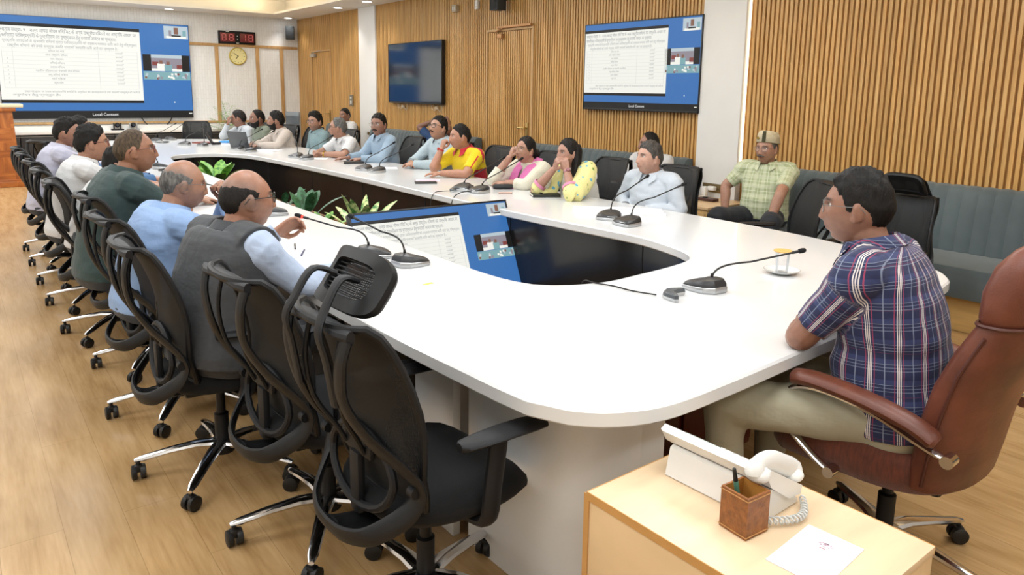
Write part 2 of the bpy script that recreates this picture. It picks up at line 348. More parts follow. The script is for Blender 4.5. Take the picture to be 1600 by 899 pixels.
# ============================================================ SCREENS
SCR = {}
def scr(name, col, e):
    if name not in SCR: SCR[name] = mat(name, col, .3, var=0, emit=e, spec=.2)
    return SCR[name]
def screen_content(W, H, parent, bright=1.0, split=.72, dull=False, text=True):
    """content on the local XZ plane facing -Y; origin at top-left; x right, z down"""
    px = 'dim_' if dull else ''
    e = bright
    ms = [scr(px+'screen_blue_%.1f' % e, '#3d7fca' if not dull else '#2f6db4', e*.75), scr(px+'screen_slide_%.1f' % e, '#f6f6ee' if not dull else '#dfe3dc', e*.95), scr(px+'screen_black_%.1f' % e, '#1b1b1b', .2*e),
          scr(px+'screen_sky_%.1f' % e, '#c9d9e2', e*.8), scr(px+'screen_mauve_%.1f' % e, '#a9a1ad', e*.7), scr(px+'screen_red_%.1f' % e, '#a5504a', e*.6), scr(px+'screen_teal_%.1f' % e, '#8fbfc6', e*.75), scr(px+'screen_line_%.1f' % e, '#d3d5d2', e*.85), scr(px+'screen_skin_%.1f' % e, '#a57561', e*.6)]
    b = B(); lay = [0]
    def rc(u0, v0, u1, v1, m, d):
        b.m = m; y = -.0006*d
        b.quad((u0*W, y, -v0*H), (u1*W, y, -v0*H), (u1*W, y, -v1*H), (u0*W, y, -v1*H))
    rc(0, 0, 1, 1, 0, 1); rc(0, .925, 1, 1, 2, 2)
    rc(0, .067, split, .846, 2, 2); rc(0, .099, split, .815, 1, 3)
    # table lines
    for i in range(11): rc(.02, .31+i*.039, split-.02, .3115+i*.039, 7, 4)
    for u in (.02, .07, .49, split-.022): rc(u, .31, u+.0015, .70, 7, 4)
    # thumbnails
    rc(.857, .015, .997, .147, 3, 3); rc(.885, .06, .90, .13, 4, 4); rc(.915, .03, .94, .10, 8, 4); rc(.9, .11, .955, .125, 2, 5); rc(.87, .12, .985, .145, 1, 4); rc(.965, .06, .985, .12, 6, 4)
    rc(.728, .325, .997, .50, 2, 3); rc(.775, .325, .951, .50, 4, 4); rc(.775, .325, .951, .36, 3, 5); rc(.78, .40, .815, .44, 5, 5); rc(.92, .43, .951, .48, 5, 5)
    for cx, cy, mm in ((.83, .42, 1), (.87, .43, 6)):
        rc(cx-.022, cy, cx+.022, .50, mm, 6); rc(cx-.009, cy-.035, cx+.009, cy+.002, 8, 7)
    rc(.775, .47, .951, .50, 1, 5)
    rc(.728, .505, .997, .593, 6, 3); random.seed(5)
    for i in range(26):
        u = .73+random.random()*.25; v = .515+random.random()*.055; rc(u, v, u+.012, v+.022, random.choice((1, 3, 8, 4, 5, 1)), 4+i*.1)
    rc(.892, .828, .898, .842, 1, 4); rc(.975, .952, .995, .962, 1, 4)
    b.build('display_picture', ms, parent, smooth=False)
    if not text: return
    mt = scr(px+'screen_ink', '#8c8e91', .9); mg = scr(px+'screen_greyink', '#a9abab', .85); mw = scr(px+'screen_white_%.1f' % e, '#ffffff', e)
    def tx(s, u, v, hgt, u1, m, al='LEFT', wd=None):
        if s != 'Local Content': u *= split/.72; u1 = u1*split/.72 if u1 else None
        text_mesh('display_text', s, hgt*H, m, parent, (u*W, -.004, -v*H), (pi/2, 0, 0), al, (u1-u)*W if u1 else wd)
    tx('प्रस्ताव संख्या- 9    राज्य आपदा मोचन निधि मद के अन्य राष्ट्रीय विभागों का आधुनिक आधार पर', .012, .152, .046, .70, mt)
    tx('क्षतिग्रस्त परिसम्पत्तियों के पुनर्निर्माण एवं पुनर्स्थापन हेतु धनराशि आवंटन का प्रस्ताव।', .012, .205, .046, .59, mt)
    tx('•  प्राकृतिक आपदाओं से प्रभावित विभागों द्वारा परिसम्पत्तियों को तत्काल मरम्मत किये जाने हेतु निम्नानुसार', .012, .252, .036, .70, mg)
    tx('राष्ट्रीय विभागों को उनके सम्मुख अंकित धनराशि आवंटित किये जाने का प्रस्ताव है:-', .05, .299, .036, .60, mg)
    for i, s in enumerate(('विभाग का नाम', 'लोक निर्माण विभाग', 'जल संस्थान', 'सिंचाई विभाग', 'ऊर्जा विभाग', 'ग्रामीण निर्माण एवं पंचायती राज विभाग', 'लघु सिंचाई विभाग', 'शहरी विकास', 'कुल योग')):
        tx(s, .28, .34+i*.039, .026, None, mg, 'CENTER'); tx('धनराशि', .60, .34+i*.039, .024, None, mg, 'CENTER')
        if i: tx(str(i), .045, .34+i*.039, .022, None, mg, 'CENTER')
    tx('उक्त प्रस्ताव पर राज्य कार्यकारिणी समिति के अनुमोदन की आवश्यकता है तथा धनराशि अवमुक्त की जानी है', .11, .742, .026, .70, mg)
    tx('अनुमोदन हेतु प्रस्तुत है।', .05, .775, .026, .28, mg)
    tx('Local Content', .505, .978, .042, None, mw, 'CENTER')
def screen(name, label, cat, W, H, depth, loc, rz=0, tilt=0, bez=.012, bright=1.0, split=.72, dull=False, mode='on'):
    e = tag(empty(name, loc, rz), label, cat); e.rotation_euler = (tilt, 0, rz)
    blk = mat('bezel_black', '#17181a', .3, var=.1)
    b = B(); b.box((0, depth/2+.002, 0), (W, depth, H), bev=.006); b.box((0, depth+.005, -.02), (W*.5, .012, H*.5), bev=.004); b.build('housing', blk, e)
    b = B()
    for (c, d) in (((0, 0, H/2-bez/2), (W, .012, bez)), ((0, 0, -H/2+bez*.8), (W, .012, bez*1.6)), ((-W/2+bez/2, 0, 0), (bez, .012, H)), ((W/2-bez/2, 0, 0), (bez, .012, H))): b.box(c, d, bev=.002)
    b.build('bezel', blk, e)
    p = empty('display', (-W/2+bez, -.0015, H/2-bez)); p.parent = e
    if mode == 'on': screen_content(W-2*bez, H-2.6*bez, p, bright, split, dull)
    return e, p
# ============================================================ VIDEO WALL, TVs
e, p = screen('video_screen', 'huge video wall showing a white Hindi slide and blue call window above the far counter', 'screen', 3.07, 1.745, .06, (2.285, YF-.075, 1.858), bez=.006, bright=1.05, split=.72)
e, p = screen('television', 'lit wall television showing slide and call window beside near white pillar', 'television', 1.68, .955, .05, (5.93, 5.59, 1.852), rz=-pi/2, bez=.012, bright=.95, split=.745)
MTV = mat('dark_glass_screen', '#0d1a2c', .09, var=0, coat=.6, spec=1.0)
e, p = screen('television', 'switched off dark wall television hanging between slatted door and far white pillar', 'television', 1.68, .955, .05, (5.93, 10.38, 1.836), rz=-pi/2, mode='off')
b = B(); b.box((.825, .001, -.455), (1.65, .004, .92)); b.build('dark_glass', MTV, p)
for (y, lab) in ((10.9, 'left'), (9.85, 'right')):
    pts = [(5.96, y+.05, 1.35), (5.95, y+.02, 1.29), (5.955, y-.08, 1.27), (5.95, y-.1, 1.33), (5.955, y-.22, 1.25), (5.955, y-.28, 1.36)]
    b = B(); b.tube(crom(pts, 5), .006, 6); b.box((5.96, y-.1, 1.3), (.03, .07, .04), bev=.005)
    tag(b.build('cable', mat('pale_cable', '#b9a58c', .6)), 'loose tangle of pale cables below the %s half of the dark television' % lab, 'cable')
e, p = screen('monitor', 'large monitor tilted back inside the table opening showing the Hindi slide', 'monitor', 1.20, .69, .045, (2.49, 4.0, .485), tilt=-R_(22), bez=.012, bright=.9, split=.66)
b = B()
for sx in (-.35, .35): b.tube([(sx, .08, .1), (sx, .22, -.35), (sx, .24, -.46)], .02, 8)
b.build('support_stand', mat('stand_black', '#1b1b1c', .5), e)
# ============================================================ TABLE
OUT = [(1.203, 1.325), (1.302, 1.24), (1.447, 1.195), (1.70, 1.197), (2.13, 1.221), (2.6, 1.25), (3.1, 1.29), (3.4, 1.33), (3.545, 1.374), (3.70, 1.52),
       (3.82, 1.85), (3.93, 2.3), (3.975, 2.9), (3.98, 3.8), (3.98, 5.0), (3.98, 6.5), (3.98, 8.0), (3.97, 9.5), (3.88, 10.8), (3.7, 11.7), (3.45, 12.25),
       (3.0, 12.55), (2.4, 12.65), (1.8, 12.55), (1.35, 12.2), (1.15, 11.5), (1.09, 10.0), (1.09, 8.0), (1.09, 6.0), (1.09, 4.5), (1.095, 3.3), (1.105, 2.2), (1.13, 1.68), (1.151, 1.435)]
INN = [(1.97, 2.30), (2.18, 2.215), (2.44, 2.225), (2.70, 2.255), (2.86, 2.30), (2.965, 2.40),
       (3.04, 2.6), (3.085, 2.85), (3.07, 3.15), (3.02, 3.95), (3.02, 4.8), (3.03, 5.9), (3.03, 7.0), (2.98, 8.3), (2.92, 9.05), (2.80, 9.42),
       (2.58, 9.63), (2.30, 9.62), (2.08, 9.4), (1.96, 8.7), (1.91, 7.2), (1.875, 5.2), (1.86, 3.9), (1.86, 3.2), (1.86, 2.65), (1.89, 2.42)]
OC, IC = (0, 9, 20, 24), (0, 5, 15, 18)
def sect(pts, cs, cnts):
    L = crom([(x, y, 0) for x, y in pts], 8, closed=True); n = len(L); out = []
    for i in range(4):
        a = cs[i]*8; z = cs[(i+1) % 4]*8
        if z <= a: z += n
        seg = [L[k % n] for k in range(a, z+1)]
        d = [0]
        for k in range(1, len(seg)): d.append(d[-1]+(seg[k]-seg[k-1]).length)
        for k in range(cnts[i]):
            t = d[-1]*k/cnts[i]; j = 0
            while j < len(d)-2 and d[j+1] < t: j += 1
            f = (t-d[j])/max(d[j+1]-d[j], 1e-9); out.append(seg[j].lerp(seg[j+1], f))
    return out
CN = (60, 90, 40, 90)
oo, ii = sect(OUT, OC, CN), sect(INN, IC, CN)
def off(L, d):
    n = len(L); r = []
    for k in range(n):
        t = (L[(k+1) % n]-L[k-1]).normalized(); r.append(L[k]+Vector((t.y, -t.x, 0))*d)
    return r
tb = tag(empty('conference_table', (2.5, 6.5, 0)), 'huge white topped oval conference table with an open middle and black inner panels', 'table')
def rings_to(b, specs, nclosed=True):
    rr = [[(v.x-2.5, v.y-6.5, z) for v in L] for L, z in specs]
    n = len(rr[0]); vs = [p for r in rr for p in r]; m = len(rr); fs = []
    for i in range(m):
        for j in range(n):
            a, c = i*n+j, i*n+(j+1) % n; i2 = (i+1) % m; fs.append((a, c, i2*n+(j+1) % n, i2*n+j))
    b.add(vs, fs)
b = B(); rings_to(b, [(off(oo, -.006), .70), (oo, .706), (oo, .743), (off(oo, -.007), .75), (off(ii, .007), .75), (ii, .743), (ii, .706), (off(ii, .006), .70)])
m_top = mat('white_solid_surface', '#dcdcdb', .22, var=.015, vs=2, coat=.3)
b.build('table_top', m_top, tb, ang=40)
# inner apron
ia = off(ii, .045); ib = off(ii, .075)
b = B(); rings_to(b, [(ia, .02), (ia, .70), (ib, .70), (ib, .02)])
m_ap = mat('black_laminate', '#1d1b1a', .22, var=.35, vs=3, stretch=(1, 1, .3), coat=.2)
b.build('inner_panel', m_ap, tb)
m_seam = mat('seam_black', '#060606', .6, var=0)
for k in range(6, 280, 15):
    b = B(); q = ia[k % len(ia)]; t = (ia[(k+1) % 280]-ia[k-1]).normalized(); b.box((q.x-2.5, q.y-6.5, .36), (.006, .006, .66)); b.build('panel_seam', m_seam, tb)
m_leg = mat('white_lacquer_panel', '#e2e1de', .35, var=.03, vs=2)
def wallpath(b, pts, th, z0, z1):
    n = len(pts); L = [Vector((x, y, 0)) for x, y in pts]; A = []; C_ = []
    for k in range(n):
        t = (L[min(k+1, n-1)]-L[max(k-1, 0)]).normalized(); nn = Vector((t.y, -t.x, 0))*th/2; A.append(L[k]+nn); C_.append(L[k]-nn)
    ring = A+C_[::-1]; b.prism([(v.x-2.5, v.y-6.5) for v in ring], z0, z1)
b = B(); wallpath(b, [(v.x, v.y) for v in crom([(1.33, 1.95, 0), (1.34, 1.62, 0), (1.42, 1.46, 0), (1.56, 1.40, 0)], 6)], .03, 0, .70); b.build('curved_corner_panel', m_leg, tb)
for c_, d_ in (((1.615-2.5, 1.41-6.5, .35), (.11, .03, .70)), ((1.30-2.5, 2.13-6.5, .35), (.03, .26, .70)), ((1.53-2.5, 2.245-6.5, .35), (.40, .03, .70))): b = B(); b.box(c_, d_, bev=.003); b.build('flat_corner_panel', m_leg, tb)
b = B()
for (x, y, sx, sy) in ((3.45, 1.62, .5, .03), (3.72, 2.2, .03, .9)): b = B(); b.box((x-2.5, y-6.5, .35), (sx, sy, .70), bev=.003); b.build('right_corner_panel', m_leg, tb)
for (x, y0, y1) in ((3.72, 3.1, 11.6), (1.40, 3.1, 11.6)):
    for q in range(9):
        b = B(); yy = y0+(y1-y0)*q/8; b.box((x-2.5, yy-6.5, .35), (.45, .03, .70), bev=.002); b.build('cross_panel', m_leg, tb)
# mahogany pedestal unit under table
e = tag(empty('pedestal_cabinet', (2.25, 2.02, 0)), 'dark red-brown wooden cabinet standing under the near end of the table', 'cabinet')
mah = mat('mahogany', '#561c10', .4, var=.35, vs=5, stretch=(1, 1, .2))
b = B(); b.box((0, 0, .33), (1.0, .42, .64), bev=.006); b.build('carcass', mah, e)
for i in range(2):
    b = B(); b.box((-.25+.5*i, -.215, .33), (.47, .016, .58), bev=.004); d_ = b.build('door', mah, e)
    b = B(); b.tube([(-.06+.12*i, -.235, .38), (-.06+.12*i, -.235, .48)], .006, 8); b.build('handle', MATS['brushed_brass'], d_)
# ============================================================ MICROPHONES
m_mt = mat('mic_black_plastic', '#2b2c2e', .38, var=.08); m_ms = mat('mic_silver', '#b9bbbd', .28, .7, var=.05); m_mn = mat('gooseneck_black', '#161616', .5, var=0); m_mf = mat('mic_foam', '#0c0c0d', .9, var=.2, bump=.5, bs=400)
m_red = mat('mic_red_ring', '#ff2a20', .4, var=0, emit=4); m_lab = mat('label_white', '#e8e8e6', .6, var=.02)
def mic(base, rz, tip, label, group=None, lit=False, rise=.07, lab=True, s=1.0):
    e = tag(empty('gooseneck_microphone', (base[0], base[1], .7505), rz), label, 'microphone', group)
    prof = [(-.075, -.062), (-.082, -.02), (-.07, .05), (-.035, .085), (.035, .085), (.07, .05), (.082, -.02), (.075, -.062), (.03, -.078), (-.03, -.078)]
    prof = [(x*s, y*s) for x, y in prof]
    def ring(k, z, tz=0): return [(x*k, y*k, z+tz*(y+.08)) for x, y in prof]
    b = B(); b.loft([ring(.95, 0), ring(1.0, .006), ring(1.0, .014, .06), ring(.97, .018, .06)]); b.build('base_rim', m_ms, e)
    b = B(); b.loft([ring(.96, .012, .06), ring(.95, .022, .10), ring(.82, .032, .14), ring(.5, .040, .13), ring(.15, .043, .1)]); bd = b.build('base_body', m_mt, e)
    b = B(); b.box((.028*s, -.060*s, .0262), (.045*s, .022*s, .003), T=None); 
    if lab: b.build('paper_label', m_lab, bd)
    inv = Matrix.Rotation(-rz, 3, 'Z'); tp = inv @ (Vector(tip)-Vector((base[0], base[1], .7505)))
    z0 = Vector((0, .03*s, .045)); d = (tp-z0); dh = Vector((d.x, d.y, 0))
    k1 = z0+Vector((0, 0, rise))+dh*.10
    pts = [z0, z0+Vector((0, 0, rise*.5))+dh*.01]+bez(z0+Vector((0, 0, rise*.75))+dh*.03, z0+Vector((0, 0, rise*1.15))+dh*.08, k1+Vector((0, 0, rise*.35))+dh*.06, k1+(tp-k1)*.35, 8)+[tp-(tp-k1).normalized()*.05]
    b = B(); b.tube(pts, .0042, 8); b.tube([z0-Vector((0, 0, .01)), z0+Vector((0, 0, .03))], [.009, .0055], 10); b.build('gooseneck', m_mn, e)
    dr = (tp-k1).normalized()
    b = B(); b.tube([tp-dr*.055, tp-dr*.05, tp-dr*.02, tp-dr*.018], [.005, .0065, .0065, .008], 10); b.build('capsule_sleeve', m_mn, e)
    b = B(); b.tube([tp-dr*.02, tp-dr*.016, tp, tp+dr*.012, tp+dr*.017], [.008, .0105, .0115, .009, .003], 12); b.build('foam_cap', m_mf, e)
    if lit: b = B(); b.tube([tp-dr*.026, tp-dr*.019], [.0098, .0098], 12); b.build('red_light_ring', m_red, e)
    return e
mic((2.46, 1.88), R_(175), (2.87, 1.70, .90), 'gooseneck microphone nearest the man in checked shirt, bent over the saucer', rise=.05)
mic((1.66, 2.96), R_(100), (1.51, 3.27, .95), 'black gooseneck microphone with white label beside the tilted headrest and papers', rise=.07)
mic((1.60, 3.20), R_(80), (1.305, 3.42, .95), 'gooseneck microphone with glowing red ring held by the man in grey vest', lit=True, rise=.07)
mic((1.63, 4.67), R_(90), (1.25, 5.05, .95), 'microphone base on the table just right of the balding man in grey vest')
mic((3.30, 3.14), R_(-95), (3.65, 3.00, 1.0), 'gooseneck microphone in front of grey-haired man, the nearer of the pair', rise=.08)
mic((3.36, 3.36), R_(-60), (3.86, 3.50, .99), 'gooseneck microphone in front of grey-haired man, the farther of the pair', rise=.08)
mic((3.37, 4.86), R_(-95), (3.86, 4.93, 1.0), 'gooseneck microphone pointing at woman in pink shawl, the nearer of the pair', rise=.05)
mic((3.33, 5.04), R_(-60), (3.80, 5.10, 1.0), 'gooseneck microphone pointing at woman in pink shawl, the farther of the pair', rise=.05)
mic((3.35, 6.62), R_(-95), (3.72, 6.55, 1.02), 'gooseneck microphone before the man in light blue kurta, the nearer of the pair')
mic((3.33, 6.86), R_(-60), (3.70, 6.90, 1.02), 'gooseneck microphone before the man in blue shirt, the farther of the pair')
mic((3.28, 8.27), R_(-95), (3.75, 8.58, 1.0), 'gooseneck microphone bending towards the grey-haired man with gold watch')
mic((3.27, 8.55), R_(-60), (3.38, 8.9, 1.0), 'upright gooseneck microphone paired in front of grey-haired man with gold watch', rise=.1)
mic((3.06, 9.62), R_(-95), (3.55, 10.1, .98), 'gooseneck microphone behind the open laptop on the white table')
mic((3.03, 9.98), R_(-60), (3.62, 10.75, .98), 'gooseneck microphone left of the laptop pair on the white table')
mic((2.63, 11.1), R_(-40), (3.04, 11.5, 1.0), 'dark gooseneck microphone at far end of table beside the tablet')
mic((2.80, 10.8), R_(-60), (2.95, 11.3, .98), 'small silver-edged gooseneck microphone at far end beside the tablet', s=.85)
mic((2.45, 12.0), R_(0), (2.85, 12.5, 1.0), 'leftmost gooseneck microphone at the far rounded table end')
mic((2.70, 12.25), R_(20), (3.0, 12.6, 1.0), 'gooseneck microphone at far rounded table end in front of white counter')
mic((1.66, 8.0), R_(90), (1.36, 8.1, 1.0), 'gooseneck microphone on left table side right of the man in dark green shirt')
# ============================================================ OFFICE CHAIRS
m_pl = mat('chair_plastic_black', '#0e0f11', .5, var=.08, spec=.35); m_pl2 = mat('chair_plastic_soft', '#131417', .55, var=.08, spec=.35)
m_seat = mat('black_seat_fabric', '#08090b', .95, var=.15, vs=40, bump=.3, bs=500)
m_chr = mat('chrome', '#d8d8da', .12, 1, var=0); m_cas = mat('caster_black', '#121212', .5, var=.1)
def mesh_fabric():
    m = bpy.data.materials.new('black_net_fabric'); m.use_nodes = True; t = NT(m)
    t.b.inputs['Base Color'].default_value = hx('#0d0e0f'); t.b.inputs['Roughness'].default_value = .7
    w1 = t.add('TexWave', wave_type='BANDS', bands_direction='Z', i_Scale=70); w2 = t.add('TexWave', wave_type='BANDS', bands_direction='Y', i_Scale=45)
    for w_ in (w1, w2): t.link(t.coord(), w_.inputs[0])
    f = t.math('MAXIMUM', t.math('GREATER_THAN', w1.outputs['Fac'], .38), t.math('GREATER_THAN', w2.outputs['Fac'], .55))
    tr = t.add('BsdfTransparent'); mx = t.add('MixShader'); t.link(t.math('MULTIPLY_ADD', f, .12, .87), mx.inputs[0]); t.link(tr.outputs[0], mx.inputs[1]); t.link(t.b.outputs[0], mx.inputs[2])
    t.link(mx.outputs[0], t.n['Material Output'].inputs['Surface']); return m
m_net = mesh_fabric()
def star_base(e, R=.32, mt=None, mh=None, rot=0.3, twin=True):
    mt = mt or m_chr
    b = B(); b.lathe([(.001, .075), (.045, .075), (.05, .10), (.042, .13), (.001, .13)], 20); b.build('base_hub', m_pl if mh is None else mh, e)
    for k in range(5):
        a = rot+k*2*pi/5; ca, sa = math.cos(a), math.sin(a)
        b = B(); b.tube([(ca*r, sa*r, z) for r, z in ((.03, .115), (.10, .118), (.20, .105), (R-.02, .085), (R+.012, .078))], [(.030, .018), (.027, .016), (.023, .013), (.019, .012), (.010, .008)], 10, upv=(0, 0, 1)); leg = b.build('base_arm', mt, e)
        c = B(); T = trm(ca*R, sa*R, 0) @ rotm('Z', a+.9*k)
        for sy in (-1, 1):
            c.tube([(0, sy*.006, .029), (0, sy*.010, .029), (0, sy*.024, .029), (0, sy*.027, .029)], [.027, .029, .029, .022], 16, T=T)
        c.box((0, 0, .045), (.03, .03, .03), T=T, bev=.006); c.cyl((0, 0, .05), (0, 0, .08), .008, 8, T=T); c.build('caster', m_cas, leg)
    b = B(); b.lathe([(.001, .12), (.028, .12), (.028, .24), (.018, .245), (.018, .36), (.03, .365), (.03, .37), (.001, .37)], 16); b.build('gas_lift', m_pl, e)
def office_chair(headrest=False, recline=0.0):
    e = empty('office_chair')
    star_base(e)
    b = B(); b.box((-.02, 0, .385), (.26, .16, .05), bev=.015); b.tube([(.02, .08, .385), (.04, .25, .375)], .007, 8); b.box((.045, .27, .374), (.03, .05, .012), bev=.004); b.build('tilt_mechanism', m_pl, e)
    # seat
    b = B(); rings = []
    N = 36
    def outline(k, inset):
        a = 2*pi*k/N; ca, sa = math.cos(a), math.sin(a); n = 3.2
        r = (abs(ca)**n+abs(sa)**n)**(-1/n); x, y_ = r*ca*(.245-inset), r*sa*(.25-inset)
        if x < 0: y_ *= 1-.12*(-x/.245)
        return x, y_
    for z, ins, dr in ((.405, .05, 0), (.412, .015, .3), (.43, 0, .6), (.455, .004, 1), (.475, .03, 1), (.482, .08, 1), (.479, .16, 1), (.476, .24, 1)):
        ring = []
        for k in range(N):
            x, y_ = outline(k, ins); zz = z-dr*.05*max(0, (x-.12)/.12)**2+.012*(y_/.25)**2*dr
            ring.append((x+.03, y_, zz))
        rings.append(ring)
    b.loft(rings); b.build('seat', m_seat, e, ang=60)
    # back group
    sh = recline
    def P(x, y_, z): return Vector((x-(z-.45)*sh, y_, z))
    nz, ny = 15, 12
    prof = [(.47, -.165, .200), (.52, -.180, .222), (.58, -.195, .232), (.64, -.195, .236), (.70, -.195, .236), (.76, -.205, .232), (.82, -.222, .226), (.88, -.245, .218), (.93, -.268, .208), (.965, -.290, .196), (.985, -.315, .175), (.985, -.345, .15)]
    rows = []
    for z, x, hw in prof:
        rows.append([P(x+.035*(abs(k/ny*2-1)**2.2), hw*(k/ny*2-1), z) for k in range(ny+1)])
    b = B(); vs = [p for r in rows for p in r]; n = ny+1
    b.add(vs, [(i*n+j, i*n+j+1, (i+1)*n+j+1, (i+1)*n+j) for i in range(len(rows)-1) for j in range(ny)]); b.build('mesh_back', m_net, e)
    b = B(); rim = [r[-1] for r in rows]+rows[-1][::-1][1:-1]+[r[0] for r in rows[::-1]]+rows[0][1:-1]
    b.tube(rim+[rim[0]], (.013, .009), 8) if False else b.tube(rim+[rim[0]], .0115, 8); b.build('back_rim', m_pl, e)
    b = B()
    lip = [P(-.30, .175*(k/8*2-1), .972+.008*math.cos((k/8*2-1)*1.5)) for k in range(9)]
    b.tube([p+Vector((-.022, 0, -.002)) for p in lip], [(.012, .02)]+[(.026, .014)]*7+[(.012, .02)], 10, upv=(0, 0, 1)); b.build('top_lip', m_pl2, e)
    for s in (-1, 1):
        pts = crom([P(-.325, s*.160, .965), P(-.338, s*.150, .90), P(-.325, s*.135, .80), P(-.275, s*.165, .70), P(-.195, s*.232, .60), P(-.175, s*.236, .545), P(-.205, s*.215, .485), P(-.27, s*.15, .425), P(-.30, s*.075, .405), P(-.305, 0, .40)], 5)
        n_ = len(pts); b = B(); b.tube(pts, [(.021+.010*math.sin(pi*min(1, k/n_*1.05)), .011) for k in range(n_)], 10, upv=(1, 0, .15)); b.build('outer_frame', m_pl, e)
        b = B(); b.tube(crom([P(-.30, s*.085, .965), P(-.318, s*.09, .86), P(-.30, s*.085, .74), P(-.25, s*.06, .65), P(-.225, s*.05, .60)], 4), (.0075), 8); b.build('lumbar_strut', m_pl, e)
        b = B(); b.cyl(P(-.19, s*.225, .56), P(-.19, s*.25, .56), .016, 12); b.build('hinge_bolt', m_pl2, e)
    # lumbar ring and support
    b = B(); ring = [P(-.205-.03*math.cos(a)*0-.02*(math.sin(a) < 0)*abs(math.sin(a)), .165*math.cos(a), .545+.105*math.sin(a)) for a in [2*pi*k/24 for k in range(25)]]
    b.tube(ring, (.012), 8); b.build('lumbar_ring', m_pl2, e)
    b = B(); b.box((-.215-.13*sh, 0, .61), (.02, .16, .05), bev=.012); b.box((-.22-.1*sh, 0, .50), (.025, .05, .18), bev=.01); b.build('lumbar_pad', m_pl2, e)
    b = B(); b.tube(crom([(-.06, 0, .385), (-.18, 0, .375), P(-.27, 0, .39), P(-.30, 0, .405)], 4), [(.05, .014)]*13, 10, upv=(0, 0, 1)); b.build('back_bracket', m_pl, e)
    for s in (-1, 1):
        b = B(); T = None
        b.tube(crom([(.02, s*.12, .395), (.03, s*.22, .395), (.03, s*.265, .42), (.035, s*.272, .50), (.05, s*.272, .60), (.055, s*.272, .645)], 4), [(.018, .03)]*21, 10, upv=(1, 0, 0)); ar = b.build('armrest_post', m_pl2, e)
        b = B(); rr = []
        for x, hw, z in ((-.075, .012, .655), (-.06, .030, .655), (0, .039, .655), (.08, .042, .655), (.16, .042, .652), (.205, .034, .648), (.222, .014, .645)):
            rr.append([(x, s*.272+hw*math.cos(a), z+.013*math.sin(a)) for a in [2*pi*k/14 for k in range(14)]])
        b.loft(rr); b.build('armrest_pad', m_pl2, ar)
    if headrest:
        h = empty('headrest'); h.parent = e
        b = B()
        T = trm(-.215, 0, 1.058) @ rotm('Y', .62)
        def rr(w, hh, x, cz=0): return [(x-.035*(1-abs(math.cos(a))**2)*0+.03*abs(w*math.cos(a)/.16)**2, w*math.copysign(abs(math.cos(a))**.45, math.cos(a)), cz+hh*math.copysign(abs(math.sin(a))**.45, math.sin(a))) for a in [2*pi*k/40 for k in range(40)]]
        b.loft([rr(.145, .078, .0), rr(.152, .085, -.012), rr(.150, .083, -.028), rr(.105, .050, -.03), rr(.100, .045, -.012), rr(.104, .048, 0.004), rr(.145, .078, .0)], cap=False, T=T); b.build('headrest_frame', m_pl, h)
        b = B()
        b.add([T @ Vector((-.010+.02*abs(y_/.11)**2, y_, z)) for z in [-.055+.11*i/6 for i in range(7)] for y_ in [-.11+.22*j/8 for j in range(9)]], [(i*9+j, i*9+j+1, (i+1)*9+j+1, (i+1)*9+j) for i in range(6) for j in range(8)]); b.build('headrest_net', m_net, h)
        b = B()
        for k in range(9): z = -.048+k*.012; b.tube([T @ Vector((-.02+.01*abs(y_/.1)**2, y_, z)) for y_ in (-.1, -.05, 0, .05, .1)], .0022, 5)
        b.build('headrest_ribs', m_pl2, h)
        for s in (-1, 1):
            b = B(); b.tube(crom([T @ Vector((-.03, s*.05, .0)), T @ Vector((-.085, s*.075, -.02)), Vector((-.345, s*.085, 1.02)), Vector((-.365, s*.095, .97)), Vector((-.35, s*.10, .90)), Vector((-.33, s*.10, .78))], 5), [(.008, .017)]*26, 8, upv=(0, 1, 0)); b.build('headrest_arm', m_pl2, h)
    return e
base_chair = office_chair(); head_chair = office_chair(True)
CHG = 'black mesh office chairs around the table'
_used = set()
def put_chair(src, x, y, rz, label, z=0):
    if src.name in _used: c = copy_tree(src)
    else: c = src; _used.add(src.name)
    c.location = (x, y, z); c.rotation_euler = (0, 0, R_(rz)); tag(c, label, 'office chair', CHG)
    return c
put_chair(head_chair, 1.02, 1.74, 3, 'empty black mesh office chair with tilted headrest, nearest the camera at table corner')
put_chair(base_chair, .96, 2.32, 4, 'empty black mesh office chair between the headrest chair and the man in grey vest')
LCH = [(.78, 2.97, 0, 'black mesh chair with chrome star base under the balding man in grey vest'), (.80, 3.68, 6, 'black mesh chair directly behind the bald man in sky blue shirt'),
       (.84, 4.42, 3, 'black mesh chair behind the heavyset man in dark green shirt'), (.76, 5.15, -6, 'black mesh chair behind the black-haired person hidden by the dark green shirt'), (.76, 5.95, 0, 'black mesh chair behind the man in white shirt and red-rimmed glasses'),
       (.77, 6.68, 5, 'black mesh chair behind the person in denim blue shirt'), (.77, 7.42, 0, 'black mesh chair behind the man in pale lavender shirt'), (.78, 8.15, 0, 'black mesh chair second from the far end of the left row'), (1.0, 9.2, 25, 'turned black mesh chair standing farthest down the left row')]
for x, y, r, l in LCH: put_chair(base_chair, x, y, r, l)
